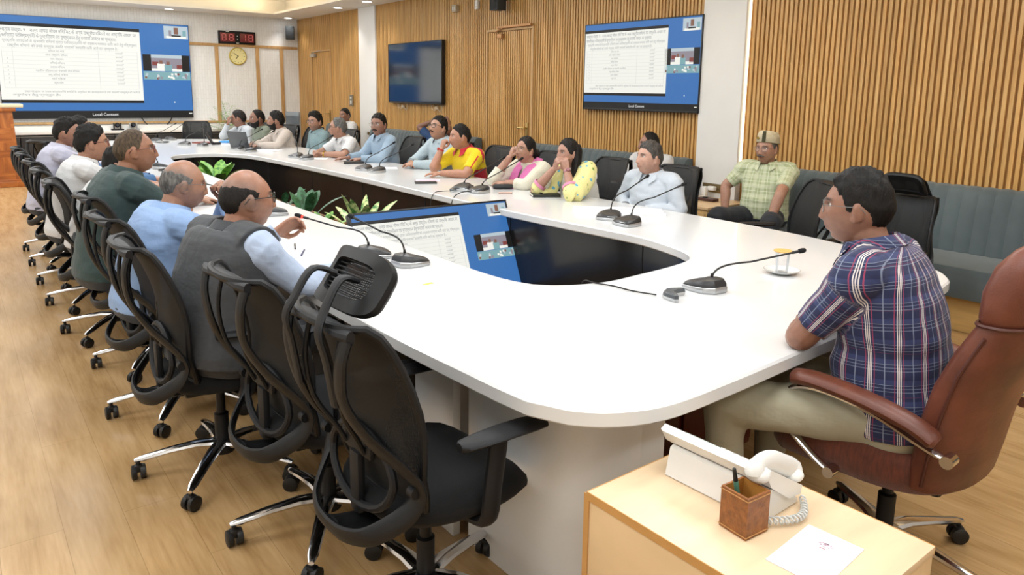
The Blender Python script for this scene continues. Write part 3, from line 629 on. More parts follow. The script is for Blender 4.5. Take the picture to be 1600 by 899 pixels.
RCH = [(4.36, 3.86, 180, 'black mesh chair behind the grey-haired man in white shirt'), (4.40, 4.66, 176, 'black mesh chair behind the woman in yellow floral shawl'), (4.38, 5.42, 184, 'black mesh chair behind the woman in pink shawl'),
       (4.36, 6.28, 180, 'black mesh chair behind the man in yellow and red shirt'), (4.40, 7.10, 178, 'black mesh chair behind the moustached man in light blue kurta'), (4.36, 8.1, 180, 'black mesh chair behind the moustached man in blue shirt'),
       (4.36, 9.05, 180, 'black mesh chair behind grey-haired man wearing a gold watch'), (4.38, 10.0, 180, 'black mesh chair behind the young man in teal tunic and glasses'),
       (4.22, 10.9, 185, 'black mesh chair behind the bearded man in cream striped shirt'), (4.12, 11.62, 195, 'black mesh chair behind the bearded man in olive shirt'), (3.95, 12.45, 215, 'black mesh chair behind the man covering his face'),
       (3.35, 13.15, 262, 'empty black mesh chair at the far table end in front of the palm'), (4.40, 2.80, 142, 'empty black mesh chair reclined beside the man in the cap')]
for x, y, r, l in RCH: put_chair(base_chair, x, y, r, l)
c = put_chair(head_chair, 4.62, 2.22, 172, 'empty black mesh office chair with headrest in front of the blue-grey sofa'); c.scale = (.95, .95, .95)
# ============================================================ EXECUTIVE CHAIR
def leather():
    m = bpy.data.materials.new('brown_leather'); m.use_nodes = True; t = NT(m)
    f = t.noise(5, 6); g = t.noise(260, 2)
    t.link(t.ramp(f, [(.3, hx('#4a2519')), (.55, hx('#6a3827')), (.8, hx('#804832'))]), t.b.inputs['Base Color'])
    t.b.inputs['Roughness'].default_value = .42; t.bump(t.math('ADD', t.math('MULTIPLY', g, .25), t.noise(14, 3)), .35, .006); return m
m_lea = leather(); m_sue = mat('brown_suede', '#5f2c17', .8, var=.3, vs=30, stretch=(4, 1, 1), bump=.4, bs=120, sheen=.3)
m_pipe = mat('leather_piping', '#4a2116', .45, var=.1)
ex = tag(empty('executive_chair', (2.40, 1.04, 0), R_(93)), 'large brown leather executive armchair with chrome arms at the near table end', 'armchair')
star_base(ex, .34, m_chr, m_chr, rot=.55)
b = B(); b.box((-.02, 0, .365), (.34, .22, .05), bev=.02); b.build('tilt_mechanism', m_pl, ex)
def sel(n, a, b_, cx, cy, z, N=40, e_=2.8, fx=None):
    r = []
    for k in range(N):
        t = 2*pi*k/N; c_, s_ = math.cos(t), math.sin(t)
        x = cx+a*math.copysign(abs(c_)**(2/e_), c_); y_ = cy+b_*math.copysign(abs(s_)**(2/e_), s_); r.append((x, y_, z+(fx(x, y_) if fx else 0)))
    return r
dz = lambda x, y_: -.04*max(0, (x-.14)/.17)**2
b = B(); b.loft([sel(0, .23, .23, .02, 0, .375), sel(0, .29, .27, .05, 0, .39, fx=dz), sel(0, .31, .285, .05, 0, .43, fx=dz), sel(0, .31, .285, .05, 0, .47, fx=dz), sel(0, .29, .27, .05, 0, .505, fx=dz), sel(0, .22, .22, .02, 0, .52, fx=dz), sel(0, .1, .1, .0, 0, .522)]); b.build('seat', m_sue, ex, ang=60)
def backring(z, x, hw, th, bul=0):
    r = []
    for k in range(40):
        t = 2*pi*k/40; c_, s_ = math.cos(t), math.sin(t)
        px = th*math.copysign(abs(c_)**.7, c_); py = hw*math.copysign(abs(s_)**.6, s_)
        r.append((x+px+.05*(abs(py)/.28)**2+(bul if c_ > 0 else 0)*(1-(py/hw)**2), py, z))
    return r
b = B(); b.loft([backring(.40, -.20, .20, .04), backring(.42, -.215, .255, .06), backring(.50, -.225, .268, .065), backring(.62, -.24, .272, .068, .015), backring(.75, -.27, .272, .068, .02), backring(.86, -.315, .275, .075, .0), backring(.93, -.34, .265, .07, -.01), backring(.955, -.350, .262, .066, -.012)]); b.build('back_cushion', m_lea, ex, ang=60)
b = B(); b.loft([backring(.950, -.350, .255, .062, -.01), backring(.97, -.352, .265, .072, .0), backring(1.04, -.365, .27, .08, .015), backring(1.11, -.38, .262, .075, .015), backring(1.16, -.395, .24, .058, .005), backring(1.19, -.405, .19, .035), backring(1.195, -.41, .12, .015)]); b.build('head_cushion', m_lea, ex, ang=60)
b = B()
for s in (-1, 1):
    b.tube([(x-.01+.045, s*(hw+.004), z) for z, x, hw in ((.44, -.22, .258), (.55, -.235, .270), (.68, -.257, .274), (.80, -.285, .274), (.92, -.335, .268))], .005, 6)
b.tube([backring(.952, -.350, .266, .07)[k] for k in list(range(0, 40))+[0]], .006, 6); b.build('piping', m_pipe, ex)
for s in (-1, 1):
    b = B(); b.tube(crom([(-.235, s*.325, .615), (-.16, s*.33, .650), (-.02, s*.335, .680), (.12, s*.335, .690), (.19, s*.335, .680)], 5), [(.030, .018)]+[(.040, .025)]*19+[(.026, .016)], 14, upv=(0, 0, 1)); ar = b.build('armrest_pad', m_lea, ex)
    b = B(); b.tube(crom([(-.265, s*.325, .575), (-.20, s*.325, .592), (-.05, s*.33, .645), (.10, s*.33, .662), (.19, s*.33, .64), (.225, s*.33, .58), (.19, s*.325, .50), (.10, s*.315, .425), (.06, s*.305, .40)], 5), [(.010, .016)]*41, 10, upv=(0, 1, 0))
    b.cyl((-.268, s*.30, .575), (-.268, s*.345, .575), .018, 14); b.cyl((.06, s*.28, .40), (.06, s*.325, .40), .018, 14); b.build('chrome_arm', m_chr, ex)
# ============================================================ PEOPLE
def skin_mat():
    m = bpy.data.materials.new('skin'); m.use_nodes = True; t = NT(m)
    a = t.add('Attribute', attribute_name='Col'); n = t.noise(45, 4)
    mx = t.add('Mix', data_type='RGBA', blend_type='MULTIPLY'); mx.inputs[0].default_value = 1; t.link(a.outputs['Color'], mx.inputs[6])
    t.link(t.ramp(n, [(.3, (.86, .86, .88, 1)), (.7, (1.05, 1.05, 1.05, 1))]), mx.inputs[7]); t.link(mx.outputs[2], t.b.inputs['Base Color'])
    t.b.inputs['Roughness'].default_value = .44; t.b.inputs['Subsurface Weight'].default_value = .06; t.b.inputs['Subsurface Radius'].default_value = (.01, .004, .002)
    t.bump(t.noise(320, 2), .12, .001); return m
M_SKIN = skin_mat()
def hair_mat(name, c):
    m = bpy.data.materials.new(name); m.use_nodes = True; t = NT(m); C_ = hx(c)
    f = t.noise(90, 3, (1, 1, .35)); t.link(t.ramp(f, [(.3, tuple(v*.3 for v in C_[:3])+(1,)), (.75, tuple(min(1, v*1.15+.001) for v in C_[:3])+(1,))]), t.b.inputs['Base Color'])
    t.b.inputs['Roughness'].default_value = .6; t.b.inputs['Specular IOR Level'].default_value = .25; t.bump(t.noise(240, 3, (1, 1, .3)), .8, .003); return m
HAIR = {k: hair_mat('hair_'+k, v) for k, v in dict(black='#17130f', dark='#1f1a17', grey='#6f6c68', salt='#55504b', brown='#3b2c22', thin='#5a4a38').items()}
def eye_mat():
    m = bpy.data.materials.new('eyeball'); m.use_nodes = True; t = NT(m)
    sp = t.add('SeparateXYZ'); t.link(t.coord(), sp.inputs[0])
    d = t.math('SQRT', t.math('ADD', t.math('MULTIPLY', sp.outputs[1], sp.outputs[1]), t.math('MULTIPLY', sp.outputs[2], sp.outputs[2])))
    t.link(t.mix(t.math('LESS_THAN', d, .0058), hx('#cfc6bd'), hx('#1c100a')), t.b.inputs['Base Color']); t.b.inputs['Roughness'].default_value = .15; return m
M_EYE = eye_mat()
def sst(x, a, b):
    t = np.clip((x-a)/(b-a), 0, 1); return t*t*(3-2*t)
def head_xyz(U):
    """U (n,3) unit directions -> head surface, face along +x"""
    ux, uy, uz = U[:, 0], U[:, 1], U[:, 2]
    x = .100*ux; y = .0775*uy; z = .120*uz
    t = np.clip(-uz, 0, 1)
    y = y*(1-.30*t**1.6); back = np.clip(-ux, 0, 1)
    x = np.where(ux < 0, x*(1-.35*t), x*(1-.10*t**2)); x = x+.010*t*np.clip(ux, 0, 1)
    x = np.where((ux < 0) & (uz > -.3), x*1.04, x)
    z = np.where(uz > 0, z*(1-.03*np.abs(ux)), z)
    fr = sst(ux, .05, .45)
    g = lambda y0, z0, sy, sz: np.exp(-((np.abs(y)-y0)/sy)**2-((z-z0)/sz)**2)
    d = np.zeros_like(x)
    nz = np.clip((.022-z)/.055, 0, 1); ridge = np.exp(-(y/(.0075+.006*nz))**2)*np.where(z < -.033, np.exp(-((z+.033)/.008)**2), 1)*sst(-z, -.030, -.012)
    d += ridge*(.004+.0165*nz)
    d += .0055*g(.012, -.034, .0075, .007)
    d += -.011*g(.031, .012, .017, .012); d += .0045*g(.028, .031, .024, .008); d += .0055*g(.045, -.020, .018, .018)
    d += .0075*g(0, -.054, .020, .0065)+.0075*g(0, -.067, .017, .006)-.004*g(0, -.080, .022, .006)+.012*g(0, -.100, .026, .016)+.004*g(0, -.075, .045, .03)
    d += -.003*g(.0, .085, .05, .02)
    x = x+d*fr
    return np.stack([x, y, z], 1)
def sphere_dirs(nu=64, nv=48):
    vs = []; fs = []
    for i in range(nv+1):
        a = -pi/2+pi*i/nv
        a = max(min(a, pi/2-.02), -pi/2+.02)
        for k in range(nu):
            p = 2*pi*k/nu; vs.append((math.cos(a)*math.cos(p), math.cos(a)*math.sin(p), math.sin(a)))
    for i in range(nv):
        for k in range(nu): fs.append((i*nu+k, i*nu+(k+1) % nu, (i+1)*nu+(k+1) % nu, (i+1)*nu+k))
    return np.array(vs), fs
def front_dirs(nu=88, nv=72):
    """denser towards the face"""
    vs, fs = sphere_dirs(nu, nv)
    az = np.arctan2(vs[:, 1], vs[:, 0]); az2 = az-.45*np.sin(az); c = np.hypot(vs[:, 0], vs[:, 1])
    return np.stack([c*np.cos(az2), c*np.sin(az2), vs[:, 2]], 1), fs
_az = [0, .5, .85, 1.12, 1.32, 1.5, 1.66, 1.9, 2.15, pi]
LOWC = {'full': [.60, .57, .46, .26, -.06, -.10, .04, -.02, -.42, -.66], 'fringe': [.40, .36, .30, .12, -.06, -.10, .02, -.02, -.42, -.66], 'recede': [.80, .72, .56, .30, -.02, -.08, .02, -.02, -.42, -.66],
        'bald': [1.2, 1.2, .95, .36, -.02, -.06, .02, -.02, -.42, -.62], 'woman': [.66, .58, .36, .02, -.1, -.05, .0, -.3, -.6, -.85]}
def hair_mesh(style, thick, seed, poof=0):
    U, fs = sphere_dirs(72, 56); P = head_xyz(U)
    az = np.abs(np.arctan2(U[:, 1], U[:, 0])); low = np.interp(az, _az, LOWC[style]); h = U[:, 2]-low
    nzv = np.array([noise.noise(Vector((u[0]*5+seed, u[1]*5, u[2]*3))) for u in U]); nz2 = np.array([noise.noise(Vector((u[0]*14+seed, u[1]*14, u[2]*5))) for u in U])
    h = h+.05*nz2
    if style == 'bald':
        up_ = np.interp(az, [0, 1.3, 1.6, 2.3, pi], [.30, .42, .55, .62, .60]); h = np.minimum(h, up_-U[:, 2]+.05*nz2)
    if style == 'recede': h = np.minimum(h, h)
    m = sst(h, -.02, .16)
    top = sst(U[:, 2], .3, .9)
    th = thick*(.75+.5*nzv+.25*nz2)*(.38+.82*top)+poof*top*sst(U[:, 0], -.3, .5)
    dirn = U*np.array([1, 1, 1]); Q = P+dirn*(-.004+(th+.004)*m)[:, None]
    keep = h > -.03
    b = B(); idx = {}; 
    vs = []; nf = []
    for f in fs:
        if sum(keep[i] for i in f) >= 3:
            for i in f:
                if i not in idx: idx[i] = len(vs); vs.append(tuple(Q[i]))
            nf.append(tuple(idx[i] for i in f))
    b.add(vs, nf); return b
def beard_mesh(thick, seed, full=True):
    U, fs = front_dirs(80, 64); P = head_xyz(U); y, z = P[:, 1], P[:, 2]; az = np.abs(np.arctan2(U[:, 1], U[:, 0]))
    top = np.interp(az, [0, .35, .8, 1.2, 1.45], [-.040, -.042, -.050, -.030, .0])
    m = sst(top-z, -.002, .012)*sst(-az, -1.6, -1.42)
    lips = ((y/.020)**2+((z+.060)/.009)**2) < 1
    m = np.where(lips, 0, m)
    nzv = np.array([noise.noise(Vector((u[0]*16+seed, u[1]*16, u[2]*16))) for u in U])
    Q = P+U*(-.003+(thick*(1+.4*nzv)+.003)*m)[:, None]; keep = m > .02
    b = B(); idx = {}; vs = []; nf = []
    for f in fs:
        if sum(keep[i] for i in f) >= 3:
            for i in f:
                if i not in idx: idx[i] = len(vs); vs.append(tuple(Q[i]))
            nf.append(tuple(idx[i] for i in f))
    return b.add(vs, nf)
def remesh(b, vox, smooth=2, fac=.5):
    me = bpy.data.meshes.new('t'); me.from_pydata(b.v, [], b.f)
    bm = bmesh.new(); bm.from_mesh(me); bmesh.ops.recalc_face_normals(bm, faces=bm.faces); bm.to_mesh(me); bm.free()
    o = bpy.data.objects.new('t', me); COL.objects.link(o)
    r = o.modifiers.new('r', 'REMESH'); r.mode = 'VOXEL'; r.voxel_size = vox
    if smooth: s = o.modifiers.new('s', 'SMOOTH'); s.iterations = smooth; s.factor = fac
    bpy.context.view_layer.update()
    out = bpy.data.meshes.new_from_object(o.evaluated_get(bpy.context.evaluated_depsgraph_get()))
    bpy.data.objects.remove(o); bpy.data.meshes.remove(me)
    out.polygons.foreach_set('use_smooth', [True]*len(out.polygons)); return out
def get_co(me):
    a = np.empty(len(me.vertices)*3, dtype=np.float32); me.vertices.foreach_get('co', a); return a.reshape(-1, 3).astype(float)
def set_col(me, name, arr):
    at = me.attributes.new(name, 'FLOAT_COLOR', 'POINT'); full = np.ones((len(arr), 4), dtype=np.float32); full[:, :arr.shape[1]] = arr; at.data.foreach_set('color', full.ravel())
def link_mesh(name, me, m, parent):
    me.materials.clear(); me.materials.append(m); o = bpy.data.objects.new(name, me); COL.objects.link(o); o.parent = parent; me.name = name; return o
def vnoise(co, s, seed): return np.array([noise.noise(Vector((p[0]*s[0]+seed, p[1]*s[1], p[2]*s[2]))) for p in co])

def cloth_mat(name, kind, c1, c2='#ffffff', c3='#ffffff', rough=.8):
    """fabric; patterns run in the garment's own coordinates stored in attribute gu (r=across, g=along, b=zone)"""
    if name in MATS: return MATS[name]
    m = bpy.data.materials.new(name); m.use_nodes = True; t = NT(m); t.b.inputs['Roughness'].default_value = rough; t.b.inputs['Sheen Weight'].default_value = .08
    a = t.add('Attribute', attribute_name='gu'); sp = t.add('SeparateColor'); t.link(a.outputs['Color'], sp.inputs[0]); U_, V_, W_ = sp.outputs
    C1, C2, C3 = hx(c1), hx(c2), hx(c3)
    def band(x, per, off, wd):
        return t.math('LESS_THAN', t.math('ABSOLUTE', t.math('SUBTRACT', t.math('FRACT', t.math('ADD', t.math('DIVIDE', x, per), off)), .5)), wd/per/2)
    n = t.noise(4, 3); base = t.mix(t.math('MULTIPLY', n, .25), C1, tuple(v*.82 for v in C1[:3])+(1,))
    if kind == 'plain': col = base
    elif kind == 'checkgreen':
        s1 = t.math('MULTIPLY', band(U_, .07, 0, .030), .45); s2 = t.math('MULTIPLY', band(V_, .08, 0, .034), .45)
        col = t.mix(s1, base, C2); col = t.mix(s2, col, C2); col = t.mix(t.math('MULTIPLY', band(U_, .07, .5, .004), .5), col, C3); col = t.mix(t.math('MULTIPLY', band(V_, .08, .5, .004), .5), col, C3)
    elif kind == 'plaid':
        red = hx('#9a3a56'); cr = hx('#e2d9d2'); pale = hx('#8e98ac')
        col = t.mix(t.math('MULTIPLY', band(V_, .062, .2, .014), .35), base, hx('#3f4a78'))
        for o_ in (-.012, .0, .012): col = t.mix(t.math('MULTIPLY', band(V_, .062, .5+o_/.062*.8, .0018), .55), col, pale)
        for o_ in (-.0075, .0075): col = t.mix(t.math('MULTIPLY', band(U_, .068, .5+o_/.068*1.4, .0022), .8), col, red)
        for o_ in (-.0045, .0, .0045): col = t.mix(t.math('MULTIPLY', band(U_, .068, .5+o_/.068*.9, .0021), .85), col, cr)
        col = t.mix(t.math('MULTIPLY', band(U_, .068, 0, .0026), .6), col, pale)
        col = t.mix(t.math('MULTIPLY', band(V_, .13, .1, .0016), .6), col, hx('#6d2f4e'))
    elif kind == 'stripe':
        col = t.mix(t.math('MULTIPLY', band(U_, .014, 0, .003), .55), base, C2)
        col = t.mix(t.math('MULTIPLY', band(V_, .03, 0, .003), .25), col, C2)
    elif kind == 'yellowred':
        # zone in W: 0 body, 1 shoulder stripe, 2 side panel
        col = t.mix(t.math('GREATER_THAN', W_, .75), base, C2)
        col = t.mix(t.math('LESS_THAN', t.math('ABSOLUTE', t.math('SUBTRACT', W_, .5)), .1), col, C3)
    elif kind == 'floral':
        v1 = t.add('TexVoronoi', i_Scale=12.0); t.link(t.coord(), v1.inputs['Vector']); v2 = t.add('TexVoronoi', i_Scale=17.0); t.link(t.coord((1.2, 1, .7)), v2.inputs['Vector'])
        col = t.mix(t.math('LESS_THAN', t.math('ADD', v1.outputs['Distance'], t.math('MULTIPLY', t.noise(9, 2), .55)), .42), base, hx('#62a9c4')); col = t.mix(t.math('LESS_THAN', t.math('ADD', v2.outputs['Distance'], t.math('MULTIPLY', t.noise(14, 2), .5)), .40), col, hx('#6f8f3c'))
    elif kind == 'knit': col = t.mix(t.math('MULTIPLY', t.noise(60, 3), .5), base, C2)
    t.link(col, t.b.inputs['Base Color'])
    h = t.math('ADD', t.math('MULTIPLY', t.noise(7, 3, (1, 1, 2.2)), 1.0), t.math('MULTIPLY', t.noise(18, 2, (1.6, 1.6, .8)), .35))
    t.bump(h, .5, .018); MATS[name] = m; return m

def ik(S, W, l1, l2, hint):
    d = W-S; L = d.length
    if L > (l1+l2)*.995: W = S+d.normalized()*(l1+l2)*.995; d = W-S; L = d.length
    a = (l1*l1-l2*l2+L*L)/(2*L); h = math.sqrt(max(l1*l1-a*a, 0)); dn = d.normalized()
    hp = hint-dn*hint.dot(dn)
    if hp.length < 1e-4: hp = dn.orthogonal()
    return S+dn*a+hp.normalized()*h, W
def hand(b, W, d, n, side, curl, s=1.0, spread=.0):
    """W wrist, d finger dir, n palm-facing normal, side=+1 left hand/-1 right"""
    d = d.normalized(); n = (n-d*n.dot(d)); n = n.normalized() if n.length > 1e-5 else d.orthogonal(); lat = d.cross(n)*side  # towards thumb
    P = lambda a, c, e: W+(d*a+lat*c+n*e)*s
    rings = []
    for a, hw, ht in ((-.015, .026, .019), (.0, .027, .018), (.025, .036, .017), (.055, .042, .0155), (.080, .042, .0135), (.092, .038, .010)):
        rings.append([P(a, hw*math.cos(q)+.001, ht*math.sin(q)+(.002)) for q in [2*pi*k/14 for k in range(14)]])
    b.loft(rings)
    for i, (c, L) in enumerate(((.030, .072), (.0102, .080), (-.0102, .074), (-.030, .058))):
        p = Vector((.078-.006*abs(c)/.03, c, .002)); ang = .0; pts = [P(*p)]; fan = (c*4+spread*c*10)
        for j, (f, cj) in enumerate(((.44, .55), (.31, 1.15), (.25, .9))):
            ang += curl*cj; dl = Vector((math.cos(ang)*math.cos(fan*(1-curl*.6)), math.cos(ang)*math.sin(fan*(1-curl*.6)), math.sin(ang))); p = p+dl*L*f; pts.append(P(*p))
        b.tube(pts, [.0096*s, .0092*s, .0085*s, .0068*s], 9)
        b.ell(pts[-1], (.0068*s,)*3, seg=8, rn=6)
    tp = [Vector((.012, .024, .004)), Vector((.042, .050, .012+.008*curl)), Vector((.070, .058-.02*curl, .018+.022*curl)), Vector((.090, .052-.035*curl, .020+.030*curl))]
    b.tube([P(*p) for p in tp], [.0125*s, .0115*s, .0098*s, .0075*s], 9); b.ell(P(*tp[-1]), (.0075*s,)*3, seg=8, rn=6)
def xyz(v): return Vector(v)

def person(head, body, face, label, skin='#a97c5f', hair=('full', 'black', .014), lean=.15, slump=.12, pitch=0, roll=0, shirt=None, sleeve='short', collar=True, collar_mat=None, trousers='#3a3d44', arms=None, belly=0.0, width=1.0, hs=1.0,
           vox=.006, glasses=None, moustache=None, beard=None, stubble=0, extra=None, legs=True, vest=None, group=None, side_lean=0.0, neck=1.0, seat_z=.47, hipoff=None):
    """head = world xyz of crown; body, face = world yaw (deg)"""
    hx_, hy_, hz_ = head; by = R_(body); Rz = Matrix.Rotation(by, 3, 'Z'); hip_z = seat_z+.085
    # spine length from crown height
    def spine(L):
        H = Vector((0, 0, hip_z)); d1 = Vector((math.sin(lean-slump*.5), 0, math.cos(lean-slump*.5))); d2 = Vector((math.sin(lean+slump*1.2), math.sin(side_lean), math.cos(lean+slump*1.2))).normalized()
        m = H+d1*L*.5; return H, m, m+d2*L*.5, d1, d2
    crown_up = (.118+.012)*hs*math.cos(R_(abs(pitch))*.7)+.015
    need = hz_-crown_up-(.130*hs)
    lo, hi = .30, .70
    for _ in range(30):
        L = (lo+hi)/2
        if spine(L)[2].z > need: hi = L
        else: lo = L
    H, Mid, N, d1, d2 = spine(L)
    fyaw = R_(face-body); fdir = Vector((math.cos(fyaw), math.sin(fyaw), 0))
    HC = N+Vector((math.sin(lean+slump)*.10, math.sin(side_lean)*.05, (.130*hs)))+fdir*.020   # head centre
    off_ = Rz @ Vector((HC.x-fdir.x*.01, HC.y-fdir.y*.01, 0))
    root = empty('person', (hx_-off_.x, hy_-off_.y, 0), by, label, 'person', group)
    RW = root.location.copy(); w2l = lambda p: Rz.transposed() @ (Vector(p)-RW); w2d = lambda p: Rz.transposed() @ Vector(p)
    HM = Matrix.Translation(HC) @ Matrix.Rotation(fyaw, 4, 'Z') @ Matrix.Rotation(R_(-pitch), 4, 'Y') @ Matrix.Rotation(R_(roll), 4, 'X') @ Matrix.Scale(hs, 4)
    HMi = HM.inverted()
    k = L/.50; wd = width
    def spt(t):
        if t < .5: return H+(Mid-H)*(t/.5)
        return Mid+(N-Mid)*((t-.5)/.5)
    def torso_rings(inf, t0, t1, core=1.0):
        tab = [(-.20, .150, .105, .02), (-.10, .172, .128, .01), (0, .176, .130+belly*.3, .01+belly*.3), (.15, .166, .122+belly*.8, .01+belly*.8), (.3, .160, .118+belly, .012+belly), (.45, .162, .116+belly*.8, .012+belly*.7), (.6, .170, .116+belly*.4, .01+belly*.3), (.75, .178, .114, .005), (.86, .176, .104, -.002), (.94, .158, .088, -.006), (1.0, .112, .070, -.004), (1.05, .072, .062, .004)]
        rr = []
        for t, hw, hd, xo in tab:
            if t < t0-.001 or t > t1+.001: continue
            c = spt(t); dd = d1 if t < .4 else (d2 if t > .6 else (d1+d2).normalized()); fx = Vector((dd.z, 0, -dd.x)); ly = Vector((0, 1, 0))
            hw2, hd2 = (hw*wd+inf)*core, (hd*(.5+.5*wd)+inf)*core; ring = []
            for q in range(32):
                a = 2*pi*q/32; ca, sa = math.cos(a), math.sin(a)
                ring.append(c+fx*(xo*core+hd2*math.copysign(abs(ca)**.85, ca))+ly*(hw2*math.copysign(abs(sa)**.85, sa)))
            rr.append(ring)
        return rr
    armd = {}
    for sd, key in ((1, 'L'), (-1, 'R')):
        S = spt(.90)+Vector((0, sd*.168*wd, .0)); A = (arms or {}).get(key)
        l1, l2 = .285*(.5+.5*k), .255*(.5+.5*k)
        if A is None: A = dict(l=(.30, sd*.13, .60), d=(1, -sd*.3, -.2), n=(0, 0, -1), c=.25, e=(-.3, sd*.6, -1))
        W = Vector(A['l']) if 'l' in A else w2l(A['w'])
        hint = Vector(A['e']) if 'l' in A else w2d(A.get('e', Rz @ Vector((-.2, sd*.5, -1))))
        if 'eg' in A:   # explicit elbow, world
            E = w2l(A['eg'])
            dS = E-S; S_E = dS.length; E = S+dS.normalized()*min(max(S_E, .22), .33); dW = W-E; W = E+dW.normalized()*min(max(dW.length, .20), .29)
        else: E, W = ik(S, W, l1, l2, hint)
        dh = Vector(A['d']) if 'l' in A else w2d(A['d']); nh = Vector(A['n']) if 'l' in A else w2d(A['n'])
        armd[sd] = (S, E, W, dh, nh, A.get('c', .3))
    def arm_tube(b, sd, inf, upto, core=1.0):
        S, E, W, dh, nh, cu = armd[sd]; s_in = spt(.93)+Vector((0, sd*.06, .0))
        pts = [s_in, S+Vector((0, 0, .008))*1, S.lerp(E, .28), S.lerp(E, .7), E, E.lerp(W, .3), E.lerp(W, .7), W]
        rad = [.052, .062, .056, .047, .043, .043, .034, .027]
        rad = [(r*(.6+.4*wd)+inf)*core for r in rad]
        P_ = crom(pts, 4); R2 = []
        for i in range(len(P_)): f = i/4; j = min(int(f), len(rad)-2); R2.append(rad[j]+(rad[j+1]-rad[j])*(f-j))
        n_ = int(round(len(P_)*upto)); 
        b.tube(P_[:n_], R2[:n_], 14); return P_, R2, n_
    # ---- body
    b = B(); b.loft(torso_rings(-.02, -.10, 1.0, .8))
    nb = N+Vector((-.012, 0, -.03)); hb = HM @ Vector((-.022, 0, -.055))
    nr = .056*neck*(.7+.3*wd)
    b.tube([nb, nb.lerp(hb, .35), nb.lerp(hb, .7), hb], [nr*1.18, nr*1.02, nr*.97, nr*1.0], 18)
    U, fs = front_dirs(); Pm = head_xyz(U); b.add([HM @ Vector(p) for p in Pm], fs)
    for s_ in (-1, 1):
        rot = Matrix.Rotation(s_*.35, 3, 'Z') @ Matrix.Rotation(.15, 3, 'Y')
        eb = B(); eb.ell((-.006, s_*.079, -.004), (.0175, .0075, .031), seg=14, rn=10, rot=rot); eb.ell((.004, s_*.079, -.028), (.009, .006, .010), seg=10, rn=6)
        b.add([HM @ Vector(p) for p in eb.v], eb.f)
    for sd in (1, -1):
        arm_tube(b, sd, 0 if sleeve != 'long' else -.004, 1.0)
        S, E, W, dh, nh, cu = armd[sd]; hand(b, W, dh, nh, sd, cu, s=1.0 if hs > .95 else .92)
    kn = {}
    if legs:
        for sd in (1, -1):
            hj = H+Vector((.02, sd*.09, -.02)); K = legs.get(sd) if isinstance(legs, dict) else None
            K = Vector(K) if K is not None else Vector((.43, sd*.13, seat_z+.055)); An = Vector((K.x+.01, K.y, .09)); kn[sd] = (hj, K, An)
            b.tube([hj, K, An], [.05, .04, .03], 10)
    me = remesh(b, vox, 1, .4); co = get_co(me)
    base = np.array(hx(skin)[:3]); base = base*.80+base.mean()*.20; base = base*1.18; col = np.tile(base, (len(co), 1))
    Hi = np.array(HMi); hl = co @ Hi[:3, :3].T+Hi[:3, 3]; x, y, z = hl.T; inh = (np.abs(y) < .12) & (z > -.13) & (z < .15) & (np.abs(x) < .16); fr = inh & (x > .03)
    def blend(mask, c, f):
        global_f = (mask*f)[:, None]; return col*(1-global_f)+np.array(c)*global_f
    lip = np.exp(-(y/.021)**4-((z+.060)/.0095)**4)*fr; col = blend(lip, base*np.array([.78, .52, .50]), .75)
    br = np.exp(-((np.abs(y)-.031)/.018)**4-((z-(.031-.10*np.maximum(np.abs(y)-.032, 0)))/.0048)**4)*fr; col = blend(br, np.array([.012, .010, .008]), .88)
    ey = np.exp(-((np.abs(y)-.031)/.017)**4-((z-.013)/.010)**4)*fr; col = blend(ey, base*.55, .45)
    ek = np.exp(-((np.abs(y)-.031)/.0125)**4-((z-.0175)/.0028)**4)*fr; col = blend(ek, np.array([.02, .012, .01]), .8)
    ml = np.exp(-(y/.02)**4-((z+.0605)/.0018)**2)*fr; col = blend(ml, base*.3, .7)
    ns = np.exp(-((np.abs(y)-.008)/.004)**2-((z+.041)/.003)**2)*fr*(x > .095); col = blend(ns, base*.25, .7)
    if stubble:
        sb = inh*sst(-z, .030, .052)*sst(x, -.02, .03); sb = np.maximum(sb, inh*sst(-z, .035, .045)*np.exp(-(y/.03)**4)*(x > .05)); col = blend(sb*(1-lip), np.array([.05, .045, .04]), stubble)
    if hair and hair[0] == 'bald':
        UU = hl/np.maximum(np.linalg.norm(hl/np.array([.1, .0775, .12]), axis=1), 1e-6)[:, None]/np.array([.1, .0775, .12]); az = np.abs(np.arctan2(UU[:, 1], UU[:, 0])); sc_ = inh*sst(az, 1.0, 1.5)*sst(UU[:, 2], -.4, -.1)*sst(-UU[:, 2], -.75, -.3); col = blend(sc_, np.array(hx('#5d5650')[:3]), .5); sc2 = inh*sst(az, 1.3, 2.0)*sst(UU[:, 2], .3, .5)*sst(-UU[:, 2], -.88, -.6); col = blend(sc2, np.array(hx('#5d5650')[:3]), .35)
    set_col(me, 'Col', col); link_mesh('body', me, M_SKIN, root)
    # ---- eyes
    for s_ in (-1, 1):
        b = B(); b.ell((0, 0, 0), (.0125*hs,)*3, seg=16, rn=10); o = b.build('eye', M_EYE, root)
        e_l = HM @ Vector((.0715, s_*.031, .0125)); q = (HM.to_3x3().normalized()).to_4x4(); o.matrix_local = Matrix.Translation(e_l) @ q
    # ---- hair
    if hair:
        b = hair_mesh(hair[0], hair[2], hx_*7+hy_, hair[3] if len(hair) > 3 else 0); b2 = B(); b2.add(b.v, b.f, HM); hm = HAIR[hair[1]]; b2.build('hair', hm, root, ang=180)
    if beard:
        b = beard_mesh(beard, hx_*3); b2 = B(); b2.add(b.v, b.f, HM); b2.build('beard', HAIR['black'], root, ang=180)
